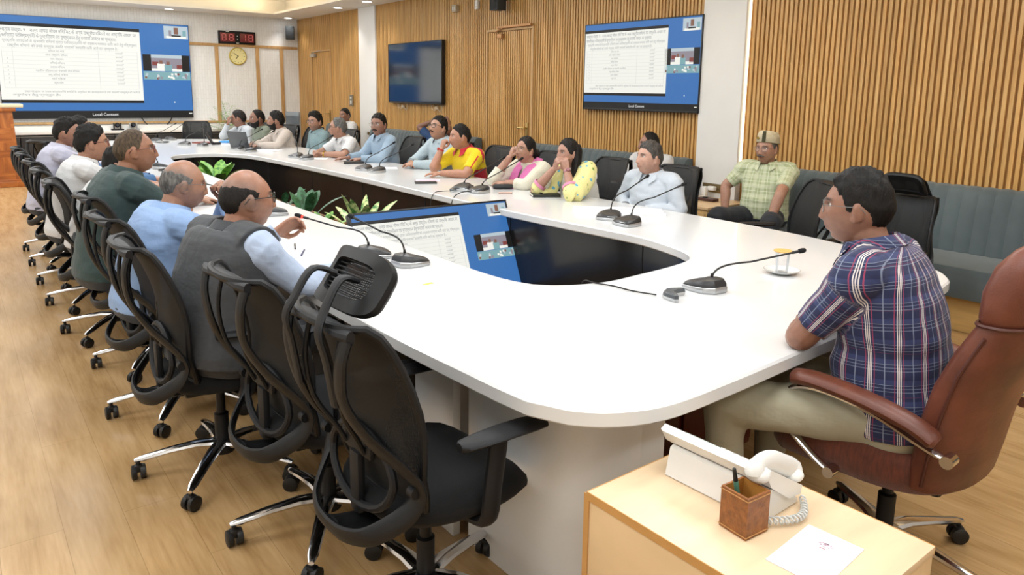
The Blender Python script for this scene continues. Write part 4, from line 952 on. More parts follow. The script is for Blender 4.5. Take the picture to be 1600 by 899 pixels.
    if moustache:
        b = B(); P_ = []
        for q in range(9): t = q/8*2-1; P_.append((.1075-.020*t*t, .030*t, -.0455-.007*t*t))
        b.tube([HM @ Vector(p) for p in P_], [(.003, .003)]+[(.006*moustache[1], .0055)]*7+[(.003, .003)], 8, upv=(0, 0, 1)); b.build('moustache', HAIR[moustache[0]], root)
    if glasses:
        gm = mat('glasses_'+glasses[0], {'black': '#111112', 'red': '#5c1f1c', 'wire': '#6d6a66', 'gold': '#8c7446'}[glasses[0]], .3, .3 if glasses[0] in ('wire', 'gold') else 0, var=0)
        g = empty('eyeglasses'); g.parent = root; r_ = .0022 if glasses[0] in ('black', 'red') else .0013; gw, gh = (.0245, .0195) if glasses[0] != 'round' else (.022, .022)
        b = B(); T = HM
        for s_ in (-1, 1):
            b.tube([(.1025-.25*abs(gw*math.cos(a)*1+.0)*(1 if math.cos(a) > 0 else -.2), s_*(.033+gw*math.copysign(abs(math.cos(a))**.8, math.cos(a))), .008+gh*math.copysign(abs(math.sin(a))**.8, math.sin(a))) for a in [2*pi*q/24 for q in range(25)]], r_, 6, T=T)
            b.tube([(.096, s_*.058, .015), (.085, s_*.072, .016), (.03, s_*.084, .014), (-.012, s_*.083, .014), (-.028, s_*.080, -.006)], r_*.9, 6, T=T)
        b.tube([(.103, -.0085, .013), (.106, 0, .016), (.103, .0085, .013)], r_, 6, T=T); b.build('frame', gm, g)
        b = B()
        for s_ in (-1, 1):
            c_ = [(.1022-.25*gw*max(math.cos(a), -.2*0), s_*(.033+gw*.95*math.cos(a)), .008+gh*.95*math.sin(a)) for a in [2*pi*q/20 for q in range(20)]]
            b.add([T @ Vector(p) for p in c_], [tuple(range(20))])
        b.build('lenses', mat('clear_lens', '#ffffff', .03, var=0, alpha=.06), g)
    # ---- shirt
    if shirt:
        b = B(); b.loft(torso_rings(.013, -.10, 1.0)+[[N+Vector((.004+.066*math.cos(2*pi*q/32), .076*math.sin(2*pi*q/32), .018)) for q in range(32)]])
        cut = {}
        for sd in (1, -1):
            P_, R2, n_ = arm_tube(b, sd, .016 if sleeve == 'short' else .011, {'short': .44, 'long': .95, 'half': .50, 'none': .2, 'three': .75}[sleeve]); cut[sd] = (P_, R2, n_)
        me = remesh(b, max(vox, .007), 4, .5); co = get_co(me); nrm = np.empty(len(co)*3, dtype=np.float32); me.vertices.foreach_get('normal', nrm); nrm = nrm.reshape(-1, 3)
        seed = hx_*3+hy_; wr = vnoise(co, (4, 6, 17), seed)*.0065+vnoise(co, (18, 16, 30), seed+5)*.0018
        co2 = co+nrm*(wr)[:, None]; me.vertices.foreach_set('co', co2.astype(np.float32).ravel())
        # garment coordinates
        ax = np.array([d1.x, 0, d1.z]); ax /= np.linalg.norm(ax); rel = co-np.array(H); v_ = rel @ ax; fxv = np.array([ax[2], 0, -ax[0]]); cx_ = rel @ fxv; u_ = np.arctan2(co[:, 1], cx_)*.165
        zone = np.zeros(len(co))
        ys = np.abs(co[:, 1])
        for sd in (1, -1):
            S, E, W = [np.array(q) for q in armd[sd][:3]]
            for (A_, B_, vo) in ((S, E, 0), (E, W, .28)):
                dd = (B_-A_)/np.linalg.norm(B_-A_); r0 = co-A_; tt = r0 @ dd; dist = np.linalg.norm(r0-tt[:, None]*dd, axis=1)
                ref = np.cross(dd, [0, 1, 0.01]); ref /= np.linalg.norm(ref); oth = np.cross(dd, ref)
                sel_ = (tt > (.055 if vo == 0 else 0)) & (dist < .085) & ((ys > .15*wd) | (vo > 0)) & (zone < 2 if vo else True) & (np.sign(co[:, 1]+1e-9) == sd if vo == 0 else True)
                u_ = np.where(sel_, np.arctan2(r0 @ oth, r0 @ ref)*.065, u_); v_ = np.where(sel_, vo+tt, v_); zone = np.where(sel_, 3, zone)
        Wz = np.zeros(len(co))
        if shirt[1] == 'yellowred':
            arm = zone == 3; sl = arm & (v_ < .27) & (np.abs(np.abs(u_)-.070) < .008); Wz = np.where(~arm & (v_ < .30*k) & (np.abs(np.abs(u_)-.25) < .075), 1.0, 0); top = (co[:, 2] > N.z-.11) & (np.abs(cx_-np.interp(v_, [0, .5], [0, .02])) < .032) & (ys > .06); Wz = np.where(top & (np.abs(np.abs(cx_)-.0) > .006), .5, Wz); Wz = np.where(sl, .5, Wz)
        set_col(me, 'gu', np.stack([u_+1, v_+1, Wz], 1)); so = link_mesh('shirt', me, cloth_mat(*shirt), root)
        if shirt[1] not in ('plaid', 'checkgreen', 'yellowred'):
            for sd in (1, -1):
                P_, R2, n_ = cut[sd]; b = B(); i0 = n_-1
                b.tube([P_[i0-1], P_[i0].lerp(P_[i0-1], .1), P_[min(i0+1, len(P_)-1)].lerp(P_[i0], .5)], [R2[i0]+.001, R2[i0]+.0035, R2[i0]+.003], 16, cap=False)
                me2 = b.build('cuff', cloth_mat(*shirt), so); set_col(me2.data, 'gu', np.ones((len(me2.data.vertices), 3))*np.array([1.0, 1.01, 0]))
        if collar:
            b = B(); cn = N+Vector((.0, 0, .012)); upd = (hb-nb).normalized()*.6+Vector((0, 0, .4)); upd.normalize()
            fxd = Vector((upd.z, 0, -upd.x)); ring = []
            for rr_, hh_, op in ((nr*1.46, -.008, .5), (nr*1.26, .034, .42), (nr*1.30, .038, .42), (nr*1.66, .000, .55), (nr*1.60, -.004, .55)):
                r1 = []
                for q in range(25):
                    a = op+(2*pi-2*op)*q/24; r1.append(cn+fxd*(rr_*1.08*math.cos(a)+.006)+Vector((0, rr_*math.sin(a), 0))+upd*(hh_-.010*max(0, math.cos(a)))); 
                ring.append(r1)
            b.loft(ring, cap=False, closed=False)
            if collar != 'band':
                for s_ in (1, -1):
                    a = .5; p0 = cn+fxd*(nr*1.32*math.cos(a)+.008)+Vector((0, s_*nr*1.25*math.sin(a), 0))+upd*.018; p1 = cn+fxd*(nr*2.05)+Vector((0, s_*nr*.85, 0))-upd*.042; p2 = cn+fxd*(nr*1.45)+Vector((0, s_*nr*1.62, 0))-upd*.012; p3 = cn+fxd*(nr*.8)+Vector((0, s_*nr*1.32, 0))+upd*.020
                    nn = fxd*.004; b.add([p0, p1, p2, p3, p0+nn, p1+nn, p2+nn, p3+nn], [(0, 1, 2, 3), (7, 6, 5, 4), (0, 4, 5, 1), (1, 5, 6, 2), (2, 6, 7, 3), (3, 7, 4, 0)])
            cm = cloth_mat(*(collar_mat or shirt)); co_ = b.build('collar', cm, so, ang=60); set_col(co_.data, 'gu', np.stack([np.array([v.co.y for v in co_.data.vertices])+1, np.array([v.co.z for v in co_.data.vertices])+1, np.zeros(len(co_.data.vertices))], 1))
    if vest:
        b = B(); b.loft([r for r in torso_rings(.034, -.10, 1.0)]+[[N+Vector((.002+.088*math.cos(2*pi*q/32), .100*math.sin(2*pi*q/32), .022)) for q in range(32)]])
        for sd in (1, -1):
            S = armd[sd][0]; b.tube([spt(.93)+Vector((0, sd*.05, .01)), S+Vector((0, sd*.004, .004))], [.078*wd, .086*wd], 16)
        b.tube([nb, nb.lerp(hb, .45)], [nr*1.55, nr*1.38], 18)
        me = remesh(b, .007, 4, .5); co = get_co(me); nrm = np.empty(len(co)*3, dtype=np.float32); me.vertices.foreach_get('normal', nrm); nrm = nrm.reshape(-1, 3)
        co2 = co+nrm*(vnoise(co, (8, 8, 16), 3)*.004)[:, None]; me.vertices.foreach_set('co', co2.astype(np.float32).ravel()); set_col(me, 'gu', co*np.array([0, 0, 0])+1); link_mesh('vest', me, cloth_mat(*vest), root)
    if legs:
        b = B(); b.loft(torso_rings(.010, -.20, .05))
        for sd in (1, -1):
            hj, K, An = kn[sd]; b.tube(crom([H+Vector((-.02, sd*.085, -.01)), hj.lerp(K, .3), hj.lerp(K, .75), K+Vector((.0, 0, .0)), K.lerp(An, .18)+Vector((.012, 0, 0)), K.lerp(An, .6), An+Vector((0, 0, .0))], 4), [.098+(.052-.098)*(q/24)**.8+.012*math.exp(-((q-12)/3)**2) for q in range(25)], 16)
        me = remesh(b, .010, 5, .5); co = get_co(me); nrm = np.empty(len(co)*3, dtype=np.float32); me.vertices.foreach_get('normal', nrm); nrm = nrm.reshape(-1, 3)
        co2 = co+nrm*(vnoise(co, (14, 14, 14), 3)*.004)[:, None]; me.vertices.foreach_set('co', co2.astype(np.float32).ravel()); set_col(me, 'gu', co*0+1); link_mesh('trousers', me, cloth_mat('cloth_'+trousers, 'plain', trousers), root)
        for sd in (1, -1):
            An = kn[sd][2]; b = B(); rr = []
            for x_, hw, zt in ((-.09, .026, .05), (-.07, .036, .085), (-.02, .040, .095), (.05, .043, .072), (.12, .045, .055), (.165, .036, .045), (.18, .018, .032)):
                rr.append([(An.x+x_, An.y+hw*math.cos(a), max(.004, (zt/2+.002)+zt/2*math.sin(a))) for a in [2*pi*q/14 for q in range(14)]])
            b.loft(rr); b.build('shoe', mat('shoe_dark', '#1c1714', .35, var=.1), root)
    return dict(root=root, HM=HM, N=N, H=H, arm=armd, spt=spt, Rz=Rz, w2l=w2l, k=k, nr=nr)
def watch(p, sd, col, label_mat='gold'):
    S, E, W, dh, nh, cu = p['arm'][sd]; d = (W-E).normalized(); c = E.lerp(W, .93)
    b = B(); b.tube([c-d*.008, c+d*.008], [.0315, .0315], 18, cap=False); b.tube([c-d*.008, c+d*.008], [.0300, .0300], 18, cap=False)
    o = d.cross(Vector((0, 0, 1))).cross(d).normalized(); b.tube([c+o*.030, c+o*.038], [.016, .015], 16); b.build('wristwatch', col, p['root'])
# ============================================================ CAST
DN = (0, 0, -1)
P = {}
P['M'] = person((2.30, 1.17, 1.345), 100, 113, 'person in navy checked short-sleeved shirt leaning on the near table end from the brown armchair', skin='#8a5a40', hair=('full', 'black', .017), lean=.20, slump=.20, width=1.12, belly=.03, shirt=('plaid_shirt', 'plaid', '#1b2247'), sleeve='half', trousers='#a7a28c',
    arms={'L': dict(eg=(2.115, 1.235, .79), w=(2.33, 1.34, .79), d=(1, .1, -.05), n=DN, c=.5), 'R': dict(eg=(2.58, 1.24, .79), w=(2.37, 1.29, .80), d=(-1, -.15, -.1), n=DN, c=.45)}, glasses=('wire',), vox=.0045, seat_z=.50, legs={1: (.44, .30, .56), -1: (.46, -.12, .56)}, pitch=-2)
P['L1'] = person((.90, 2.93, 1.262), 14, -2, 'balding person in charcoal grey waistcoat over a pale blue shirt, pulling the lit microphone', skin='#9a6547', hair=('bald', 'dark', .004), lean=.20, slump=.15, width=1.12, belly=.03, shirt=('pale_blue_shirt', 'plain', '#a6b4cb'), sleeve='long', collar='band', collar_mat=('charcoal_vest', 'knit', '#35373a', '#45474a'), vest=('charcoal_vest', 'knit', '#35373a', '#45474a'), trousers='#33353a',
    arms={'L': dict(w=(1.14, 3.25, .915), d=(.85, .1, .35), n=(.2, -.8, -.4), c=.75, e=(0, .8, -1)), 'R': dict(eg=(1.04, 2.72, .80), w=(1.27, 2.86, .80), d=(1, .3, -.05), n=DN, c=.3)}, glasses=('black',), vox=.0045, pitch=0)
P['L2'] = person((.86, 3.76, 1.235), 8, -6, 'bald grey-haired person in sky blue shirt resting the chin on a fist', skin='#9c6a4c', hair=('bald', 'grey', .005), lean=.26, slump=.22, width=1.10, belly=.02, shirt=('sky_blue_shirt', 'plain', '#86a1c8'), sleeve='long', trousers='#3a3d44',
    arms={'R': dict(eg=(1.13, 3.66, .80), w=(1.07, 3.76, .985), d=(-.1, .15, 1), n=(-1, 0, .1), c=1.2), 'L': dict(eg=(1.13, 3.92, .80), w=(1.09, 3.84, .97), d=(-.1, -.3, .9), n=(-1, 0, .1), c=1.2)}, glasses=('wire',), vox=.0045, pitch=-8)
P['L3'] = person((.81, 4.60, 1.345), 5, -10, 'heavyset person in dark green T-shirt with thinning brown hair and glasses', skin='#95603f', hair=('recede', 'thin', .002), lean=.22, slump=.18, width=1.22, belly=.05, shirt=('bottle_green_tshirt', 'plain', '#2f4241'), sleeve='half', collar='band', trousers='#3d3f42',
    arms={'R': dict(eg=(1.14, 4.52, .80), w=(1.09, 4.66, .98), d=(-.25, .1, .9), n=(-1, 0, .1), c=1.2), 'L': dict(eg=(1.16, 4.86, .80), w=(1.10, 4.74, .97), d=(-.2, -.2, .9), n=(-1, 0, 0), c=1.2)}, glasses=('red',), vox=.005, pitch=3, hs=1.04)
LA = lambda y, r=.17: {'R': dict(eg=(1.10, y-.2, .80), w=(1.33, y-.06, .79), d=(1, .4, -.05), n=DN, c=.3), 'L': dict(eg=(1.10, y+.2, .80), w=(1.33, y+.06, .79), d=(1, -.4, -.05), n=DN, c=.3)}
P['L4'] = person((.86, 5.38, 1.19), 0, -25, 'black-haired person in plain white shirt half hidden behind the man in dark green', skin='#9a6a4c', hair=('full', 'black', .018), lean=.32, slump=.2, width=1.02, shirt=('white_shirt', 'plain', '#cacaca'), sleeve='half', arms=LA(5.38), pitch=4)
P['L5'] = person((.79, 6.02, 1.30), 0, -6, 'person in white shirt with black wavy hair and red-rimmed glasses, left row', skin='#a06d4e', hair=('full', 'black', .022), lean=.22, slump=.18, width=1.10, shirt=('white_shirt', 'plain', '#cacaca'), sleeve='half', arms=LA(6.05), glasses=('red',), hs=1.05)
P['L6'] = person((.92, 6.78, 1.22), 0, -5, 'person in denim blue shirt bending forward, head hidden behind the white-shirted neighbour', skin='#94603f', hair=('full', 'black', .014), lean=.34, slump=.22, width=1.04, shirt=('denim_shirt', 'plain', '#3f6690'), sleeve='long', arms=LA(6.8))
P['L7'] = person((.80, 7.42, 1.305), 0, -25, 'person in pale lavender shirt with thick black hair near the far end of left row', skin='#8f5f44', hair=('full', 'black', .018), lean=.24, slump=.2, width=1.10, shirt=('lavender_shirt', 'plain', '#b9b9ca'), sleeve='long', arms=LA(7.45), hs=1.06)
P['L8'] = person((.98, 8.15, 1.295), 0, -12, 'farthest person in left row in white shirt, face peeking out past the lavender shirt', skin='#8f5f44', hair=('full', 'black', .014), lean=.26, slump=.18, width=1.02, shirt=('white_shirt', 'plain', '#cacaca'), sleeve='long', arms=LA(8.15))
# right row
P['R11'] = person((4.15, 3.74, 1.229), 182, 168, 'grey-haired person in crisp white shirt watching the screen, nearest in the right row', skin='#b3836a', hair=('full', 'salt', .017), lean=.10, slump=.1, width=1.08, belly=.02, shirt=('crisp_white_shirt', 'plain', '#bcc4cd'), sleeve='long', hs=1.02,
    arms={'L': dict(eg=(4.18, 3.50, .80), w=(4.02, 3.66, .71), d=(-1, .3, -.3), n=DN, c=.3), 'R': dict(eg=(4.18, 4.00, .80), w=(4.02, 3.86, .71), d=(-1, -.3, -.3), n=DN, c=.3)}, pitch=4, moustache=None, stubble=.12, vox=.005)
P['R10'] = person((3.88, 4.35, 1.222), 182, 176, 'woman with long dark hair in yellow floral shawl, hands clasped before the mouth', skin='#a5735a', hair=('woman', 'dark', .012), lean=.24, slump=.16, width=.92, shirt=('offwhite_kurta', 'plain', '#dcdad2'), sleeve='half', collar=None, hs=.95,
    arms={'L': dict(eg=(3.70, 4.10, .79), w=(3.77, 4.25, .965), d=(.0, .45, .9), n=(.9, .3, 0), c=.8), 'R': dict(eg=(3.66, 4.50, .79), w=(3.75, 4.38, .965), d=(-.05, -.5, .9), n=(.9, -.3, 0), c=.8)}, vox=.0048)
P['R9'] = person((3.98, 5.02, 1.199), 182, 186, 'woman in pink shawl with round glasses and a hair bun, cheek on hand', skin='#a9765a', hair=('woman', 'dark', .012), lean=.22, slump=.14, width=.92, shirt=('cream_kurta', 'plain', '#d5d1bf'), sleeve='three', collar=None, hs=.95,
    arms={'R': dict(eg=(3.70, 5.16, .79), w=(3.86, 5.10, 1.0), d=(.2, -.2, .9), n=(.8, -.3, .1), c=.9), 'L': dict(eg=(3.80, 4.80, .79), w=(3.74, 5.0, .79), d=(-.3, 1, 0), n=DN, c=.4)}, glasses=('round',) if False else ('gold',), vox=.005, pitch=6, roll=-6)
P['R8'] = person((3.98, 6.05, 1.265), 182, 166, 'person in bright yellow and red sports shirt, fist against the mouth', skin='#a87050', hair=('full', 'black', .010), lean=.20, slump=.14, width=1.08, shirt=('yellow_red_polo', 'yellowred', '#dcc012', '#a3182b', '#c22430'), collar_mat=('red_collar', 'plain', '#b8202f'), sleeve='half', hs=1.03,
    arms={'R': dict(eg=(3.68, 6.16, .79), w=(3.82, 6.16, 1.0), d=(.2, -.15, .8), n=(.9, -.1, .2), c=1.5), 'L': dict(eg=(3.84, 5.76, .79), w=(3.66, 5.92, .79), d=(-.7, .7, 0), n=DN, c=.25)}, vox=.0048, stubble=.12)
P['R7'] = person((4.19, 6.80, 1.312), 182, 190, 'moustached person in pale blue kurta with thick black glasses, chin raised', skin='#a87556', hair=('full', 'black', .016), lean=.10, slump=.12, width=1.06, belly=.02, shirt=('pale_kurta', 'plain', '#a9b9c0'), sleeve='long', collar='band', moustache=('black', 1.0), hs=1.05,
    arms={'L': dict(eg=(4.02, 6.54, .79), w=(3.84, 6.74, .80), d=(-.3, 1, 0), n=DN, c=.4), 'R': dict(eg=(4.02, 7.06, .79), w=(3.86, 6.84, .81), d=(-.2, -1, 0), n=DN, c=.4)}, glasses=('black',), pitch=14)
P['R6'] = person((3.98, 7.78, 1.315), 182, 212, 'moustached person in blue shirt and thin glasses facing the camera, hand on notebook', skin='#8d5d44', hair=('full', 'black', .014), lean=.14, slump=.12, width=1.06, shirt=('light_blue_shirt', 'plain', '#8ea3b6'), sleeve='long', moustache=('black', 1.1), hs=1.08,
    arms={'R': dict(eg=(3.84, 7.98, .79), w=(3.62, 7.86, .79), d=(-1, .2, 0), n=DN, c=.25), 'L': dict(eg=(3.86, 7.50, .79), w=(3.66, 7.62, .79), d=(-.6, .8, 0), n=DN, c=.4)}, glasses=('wire',))
P['R5'] = person((3.85, 8.60, 1.24), 180, 150, 'grey-haired person in white short-sleeved shirt with clasped hands and gold watch', skin='#a06e52', hair=('recede', 'grey', .011), lean=.24, slump=.18, width=1.08, shirt=('white_shirt', 'plain', '#cacaca'), sleeve='half', hs=1.06,
    arms={'L': dict(eg=(3.72, 8.20, .79), w=(3.55, 8.42, .79), d=(-.5, .8, 0), n=(-.6, -.3, -.6), c=.9), 'R': dict(eg=(3.70, 8.80, .79), w=(3.54, 8.56, .80), d=(-.3, -.9, 0), n=(-.6, .3, -.6), c=.9)}, glasses=('black',))
P['R4'] = person((4.02, 9.74, 1.272), 182, 205, 'young person with glasses and thick black hair in teal tunic facing the camera', skin='#9b6a4e', hair=('full', 'black', .024, .01), lean=.10, slump=.1, width=.98, shirt=('teal_tunic', 'plain', '#748b8f'), sleeve='long', collar='band', glasses=('black',), stubble=.35, hs=1.08)
P['R3'] = person((3.70, 10.36, 1.27), 180, 156, 'bearded person in cream striped shirt turning towards the video wall', skin='#8f6046', hair=('full', 'black', .018), lean=.20, slump=.14, width=1.06, shirt=('cream_stripe_shirt', 'stripe', '#c3b8ae', '#9c8a80'), sleeve='long', beard=.006, hs=1.10,
    arms={'L': dict(eg=(3.56, 10.0, .79), w=(3.34, 10.15, .79), d=(-1, .4, 0), n=DN, c=.6), 'R': dict(eg=(3.54, 10.55, .79), w=(3.34, 10.38, .79), d=(-1, -.3, 0), n=DN, c=.6)})
P['R2'] = person((3.72, 11.22, 1.268), 182, 182, 'bearded person in olive green shirt behind the open laptop', skin='#7c5038', hair=('recede', 'black', .011), lean=.18, slump=.14, width=1.10, shirt=('olive_shirt', 'plain', '#6f7767'), sleeve='long', beard=.008, hs=1.12)
P['R1'] = person((3.68, 11.98, 1.245), 185, 150, 'person in off-white shirt covering the face with a hand at far right end', skin='#8a5c44', hair=('full', 'dark', .010), lean=.22, slump=.16, width=1.04, shirt=('offwhite_shirt', 'plain', '#b3b8bc'), sleeve='long', hs=1.12,
    arms={'R': dict(eg=(3.40, 12.05, .79), w=(3.50, 12.0, 1.0), d=(.1, -.05, 1), n=(1, 0, 0), c=.5)}, pitch=-6)
# back row
P['B4'] = person((5.48, 3.64, 1.262), 196, 184, 'moustached person in pale green checked shirt and embroidered cap on the wall sofa', skin='#a9765a', hair=('full', 'grey', .006), lean=-.02, slump=.12, width=1.12, belly=.02, shirt=('green_check_shirt', 'checkgreen', '#a9b389', '#d4d8bd', '#eceedd'), sleeve='half', moustache=('grey', 1.1), glasses=('wire',), trousers='#20242c', hs=1.05, seat_z=.47,
    arms={'R': dict(eg=(5.36, 3.94, .78), w=(5.30, 3.90, .55), d=(-.3, .2, -1), n=(0, -1, 0), c=.3), 'L': dict(eg=(5.28, 3.36, .78), w=(5.18, 3.38, .55), d=(-.3, -.1, -1), n=(0, 1, 0), c=.3)}, vox=.005, legs={1: (.46, .20, .56), -1: (.46, -.24, .56)})
P['B3'] = person((5.52, 4.99, 1.21), 190, 150, 'balding person in white shirt on the sofa behind the grey-haired man, holding a notebook', skin='#94644c', hair=('recede', 'dark', .008), lean=.05, slump=.14, width=1.05, shirt=('white_shirt', 'plain', '#cacaca'), sleeve='half', trousers='#4a4d55',
    arms={'L': dict(w=(5.14, 4.95, .68), d=(-1, .3, .1), n=(0, 0, 1), c=.5), 'R': dict(w=(5.18, 5.12, .68), d=(-.8, -.4, 0), n=(0, 0, -1), c=.5)})
P['B2'] = person((5.53, 8.98, 1.175), 185, 190, 'person in navy shirt leaning back on sofa with hands behind the head', skin='#7d523b', hair=('full', 'black', .010), lean=-.06, slump=.10, width=1.0, shirt=('navy_tshirt', 'plain', '#24446f'), sleeve='short', collar='band', trousers='#2b3038',
    arms={'R': dict(eg=(5.44, 9.38, 1.04), w=(5.60, 9.12, 1.16), d=(.4, -1, .1), n=(-.5, 0, 0), c=.4), 'L': dict(eg=(5.44, 8.58, 1.04), w=(5.60, 8.84, 1.16), d=(.4, 1, .1), n=(-.5, 0, 0), c=.4)})
P['B1'] = person((5.50, 12.02, 1.272), 195, 200, 'young short-haired person in white shirt on the far sofa beside slatted door', skin='#8a5a40', hair=('full', 'black', .008), lean=.0, slump=.1, width=1.0, shirt=('white_shirt', 'plain', '#cacaca'), sleeve='long', trousers='#33363c', hs=1.06)
# ---- belongings worn
m_gold = mat('gold_metal', '#b8923c', .25, .95, var=0); m_wht = mat('rose_watch', '#9a6f78', .3, .8, var=0)
watch(P['R5'], 1, m_gold); watch(P['R10'], 1, m_wht); watch(P['R3'], 1, mat('black_watch', '#15171b', .4)); 
watch(P['R8'], -1, mat('red_thread', '#b03028', .8, var=0))
# long hair (woman in yellow shawl)
p = P['R10']; HM = p['HM']
b = B(); secs = []
for (c, a, bb) in (((-.045, 0, .075), .060, .070), ((-.065, 0, .02), .055, .082), ((-.065, 0, -.05), .045, .082), ((-.060, .01, -.12), .038, .078), ((-.055, .02, -.20), .032, .070), ((-.05, .03, -.30), .024, .055), ((-.045, .035, -.36), .010, .03)):
    secs.append([HM @ Vector((c[0]+a*math.cos(t), c[1]+bb*math.sin(t), c[2]+.004*math.sin(9*t))) for t in [2*pi*q/28 for q in range(28)]])
b.loft(secs); b.tube([HM @ Vector(q) for q in ((-.02, .070, .03), (-.01, .085, -.06), (.01, .095, -.15), (.04, .098, -.25), (.06, .09, -.33))], [(.03, .016), (.034, .018), (.032, .016), (.026, .013), (.012, .006)], 12); b.build('long_hair', HAIR['dark'], p['root'], ang=180)
p = P['R9']; HM = p['HM']; b = B(); b.ell((-.135, 0, -.025), (.040, .048, .045), seg=18, rn=12); b.ell((-.10, 0, -.02), (.035, .05, .05)); b2 = B(); b2.add(b.v, b.f, HM); b2.build('hair_bun', HAIR['dark'], p['root'], ang=180)
b = B(); b.ell(HM @ Vector((.1015, 0, .042)), (.003, .003, .003), seg=8, rn=6); b.build('bindi', mat('bindi_red', '#a0201c', .5, var=0), p['root'])
# shawls
def shawl(p, m, sects, name='shawl'):
    b = B(); me = None
    for path, rad in sects: 
        pp = crom(path, 5); R2 = []
        for i in range(len(pp)): f = i/5; j = min(int(f), len(rad)-2); a, c = rad[j], rad[j+1]; R2.append((a[0]+(c[0]-a[0])*(f-j), a[1]+(c[1]-a[1])*(f-j)))
        b.tube(pp, R2, 14, upv=(1, 0, .3))
    me = remesh(b, .008, 3, .5); co = get_co(me); nrm = np.empty(len(co)*3, dtype=np.float32); me.vertices.foreach_get('normal', nrm); nrm = nrm.reshape(-1, 3)
    co2 = co+nrm*(vnoise(co, (26, 40, 8), 3)*.006)[:, None]; me.vertices.foreach_set('co', co2.astype(np.float32).ravel()); set_col(me, 'gu', co*0+1); return link_mesh(name, me, m, p['root'])
p = P['R9']; N = p['N']; S = {s: p['arm'][s][0] for s in (1, -1)}
pk = cloth_mat('pink_shawl_cloth', 'plain', '#d873ae')
for s in (1, -1):
    shawl(p, pk, [([N+Vector((-.085, s*.02, .02)), N+Vector((-.04, s*.085, .015)), S[s]+Vector((.02, -s*.07, .055)), S[s]+Vector((.12, -s*.075, -.03)), S[s]+Vector((.165, -s*.09, -.14)), S[s]+Vector((.16, -s*.10, -.26))], [(.03, .03), (.045, .02), (.065, .016), (.065, .016), (.06, .016), (.055, .014)])])
p = P['R10']; N = p['N']; S = {s: p['arm'][s][0] for s in (1, -1)}; E = {s: p['arm'][s][1] for s in (1, -1)}; W = {s: p['arm'][s][2] for s in (1, -1)}
yl = cloth_mat('yellow_floral_cloth', 'floral', '#dfd894')
shawl(p, yl, [([N+Vector((-.08, -.05, .0)), N+Vector((-.06, .07, .0)), S[1]+Vector((.0, -.02, .035)), S[1].lerp(E[1], .35), S[1].lerp(E[1], .7), E[1]+Vector((0, 0, .0)), E[1].lerp(W[1], .32)], [(.05, .03), (.06, .05), (.085, .075), (.085, .082), (.080, .080), (.068, .068), (.060, .060)]),
    ([S[1]+Vector((.0, -.02, .02)), S[1]+Vector((.10, -.05, -.08)), S[1]+Vector((.14, -.04, -.20)), E[1]+Vector((-.06, .0, -.02))], [(.07, .04), (.07, .04), (.06, .05), (.05, .03)])])
shawl(p, yl, [([N+Vector((-.05, -.05, .0)), S[-1]+Vector((.02, .06, .045)), S[-1]+Vector((.11, .04, -.05)), S[-1]+Vector((.16, .02, -.18)), E[-1]+Vector((-.02, .01, .0)), E[-1].lerp(W[-1], .25)], [(.05, .03), (.06, .04), (.065, .045), (.065, .05), (.06, .055), (.050, .050)])])
pkb = cloth_mat('pink_border', 'plain', '#d88aa8')
for s in (1, -1):
    b = B(); c = E[s].lerp(W[s], .33 if s == 1 else .27); d = (W[s]-E[s]).normalized(); r0 = .0655 if s == 1 else .056
    b.tube([c-d*.012, c+d*.012], [r0, r0*.97], 20, cap=False); b.tube([c-d*.012, c+d*.012], [r0*.93, r0*.9], 20, cap=False); o = b.build('pink_hem', pkb, p['root']); set_col(o.data, 'gu', np.ones((len(o.data.vertices), 3)))
# cap of the seated man
p = P['B4']; HM = p['HM']
def capring(z, a, bb, cx=-.012): return [HM @ Vector((cx+a*math.cos(t), bb*math.sin(t), z+.012*math.cos(t))) for t in [2*pi*q/36 for q in range(36)]]
b = B(); b.loft([capring(.050, .104, .084), capring(.055, .108, .088), capring(.115, .100, .080), capring(.138, .090, .068), capring(.142, .080, .060), capring(.134, .05, .04), capring(.133, .01, .01)]); cp = b.build('cap', cloth_mat('cream_cap_cloth', 'knit', '#cfc4a6', '#b8ab8a'), p['root'], ang=50); set_col(cp.data, 'gu', np.ones((len(cp.data.vertices), 3)))
b = B(); rr = []
for t in (.05, .18, .30, .38): rr.append([HM @ Vector((-.012+a*math.cos(t), bb*math.sin(t), z+.012*math.cos(t))) for z, a, bb in ((.052, .110, .090), (.085, .107, .087), (.115, .104, .084), (.137, .093, .071))])
b.loft(rr, cap=False, closed=False); b.build('embroidered_band', mat('cap_embroidery', '#3b3a22', .8, var=.6, vs=160), cp)
b = B(); b.tube([HM @ Vector((.098, -.03, .093)), HM @ Vector((.101, -.03, .093))], [.012, .010], 10); b.build('cap_badge', mat('cap_badge_gold', '#9c8136', .5, .4), cp)
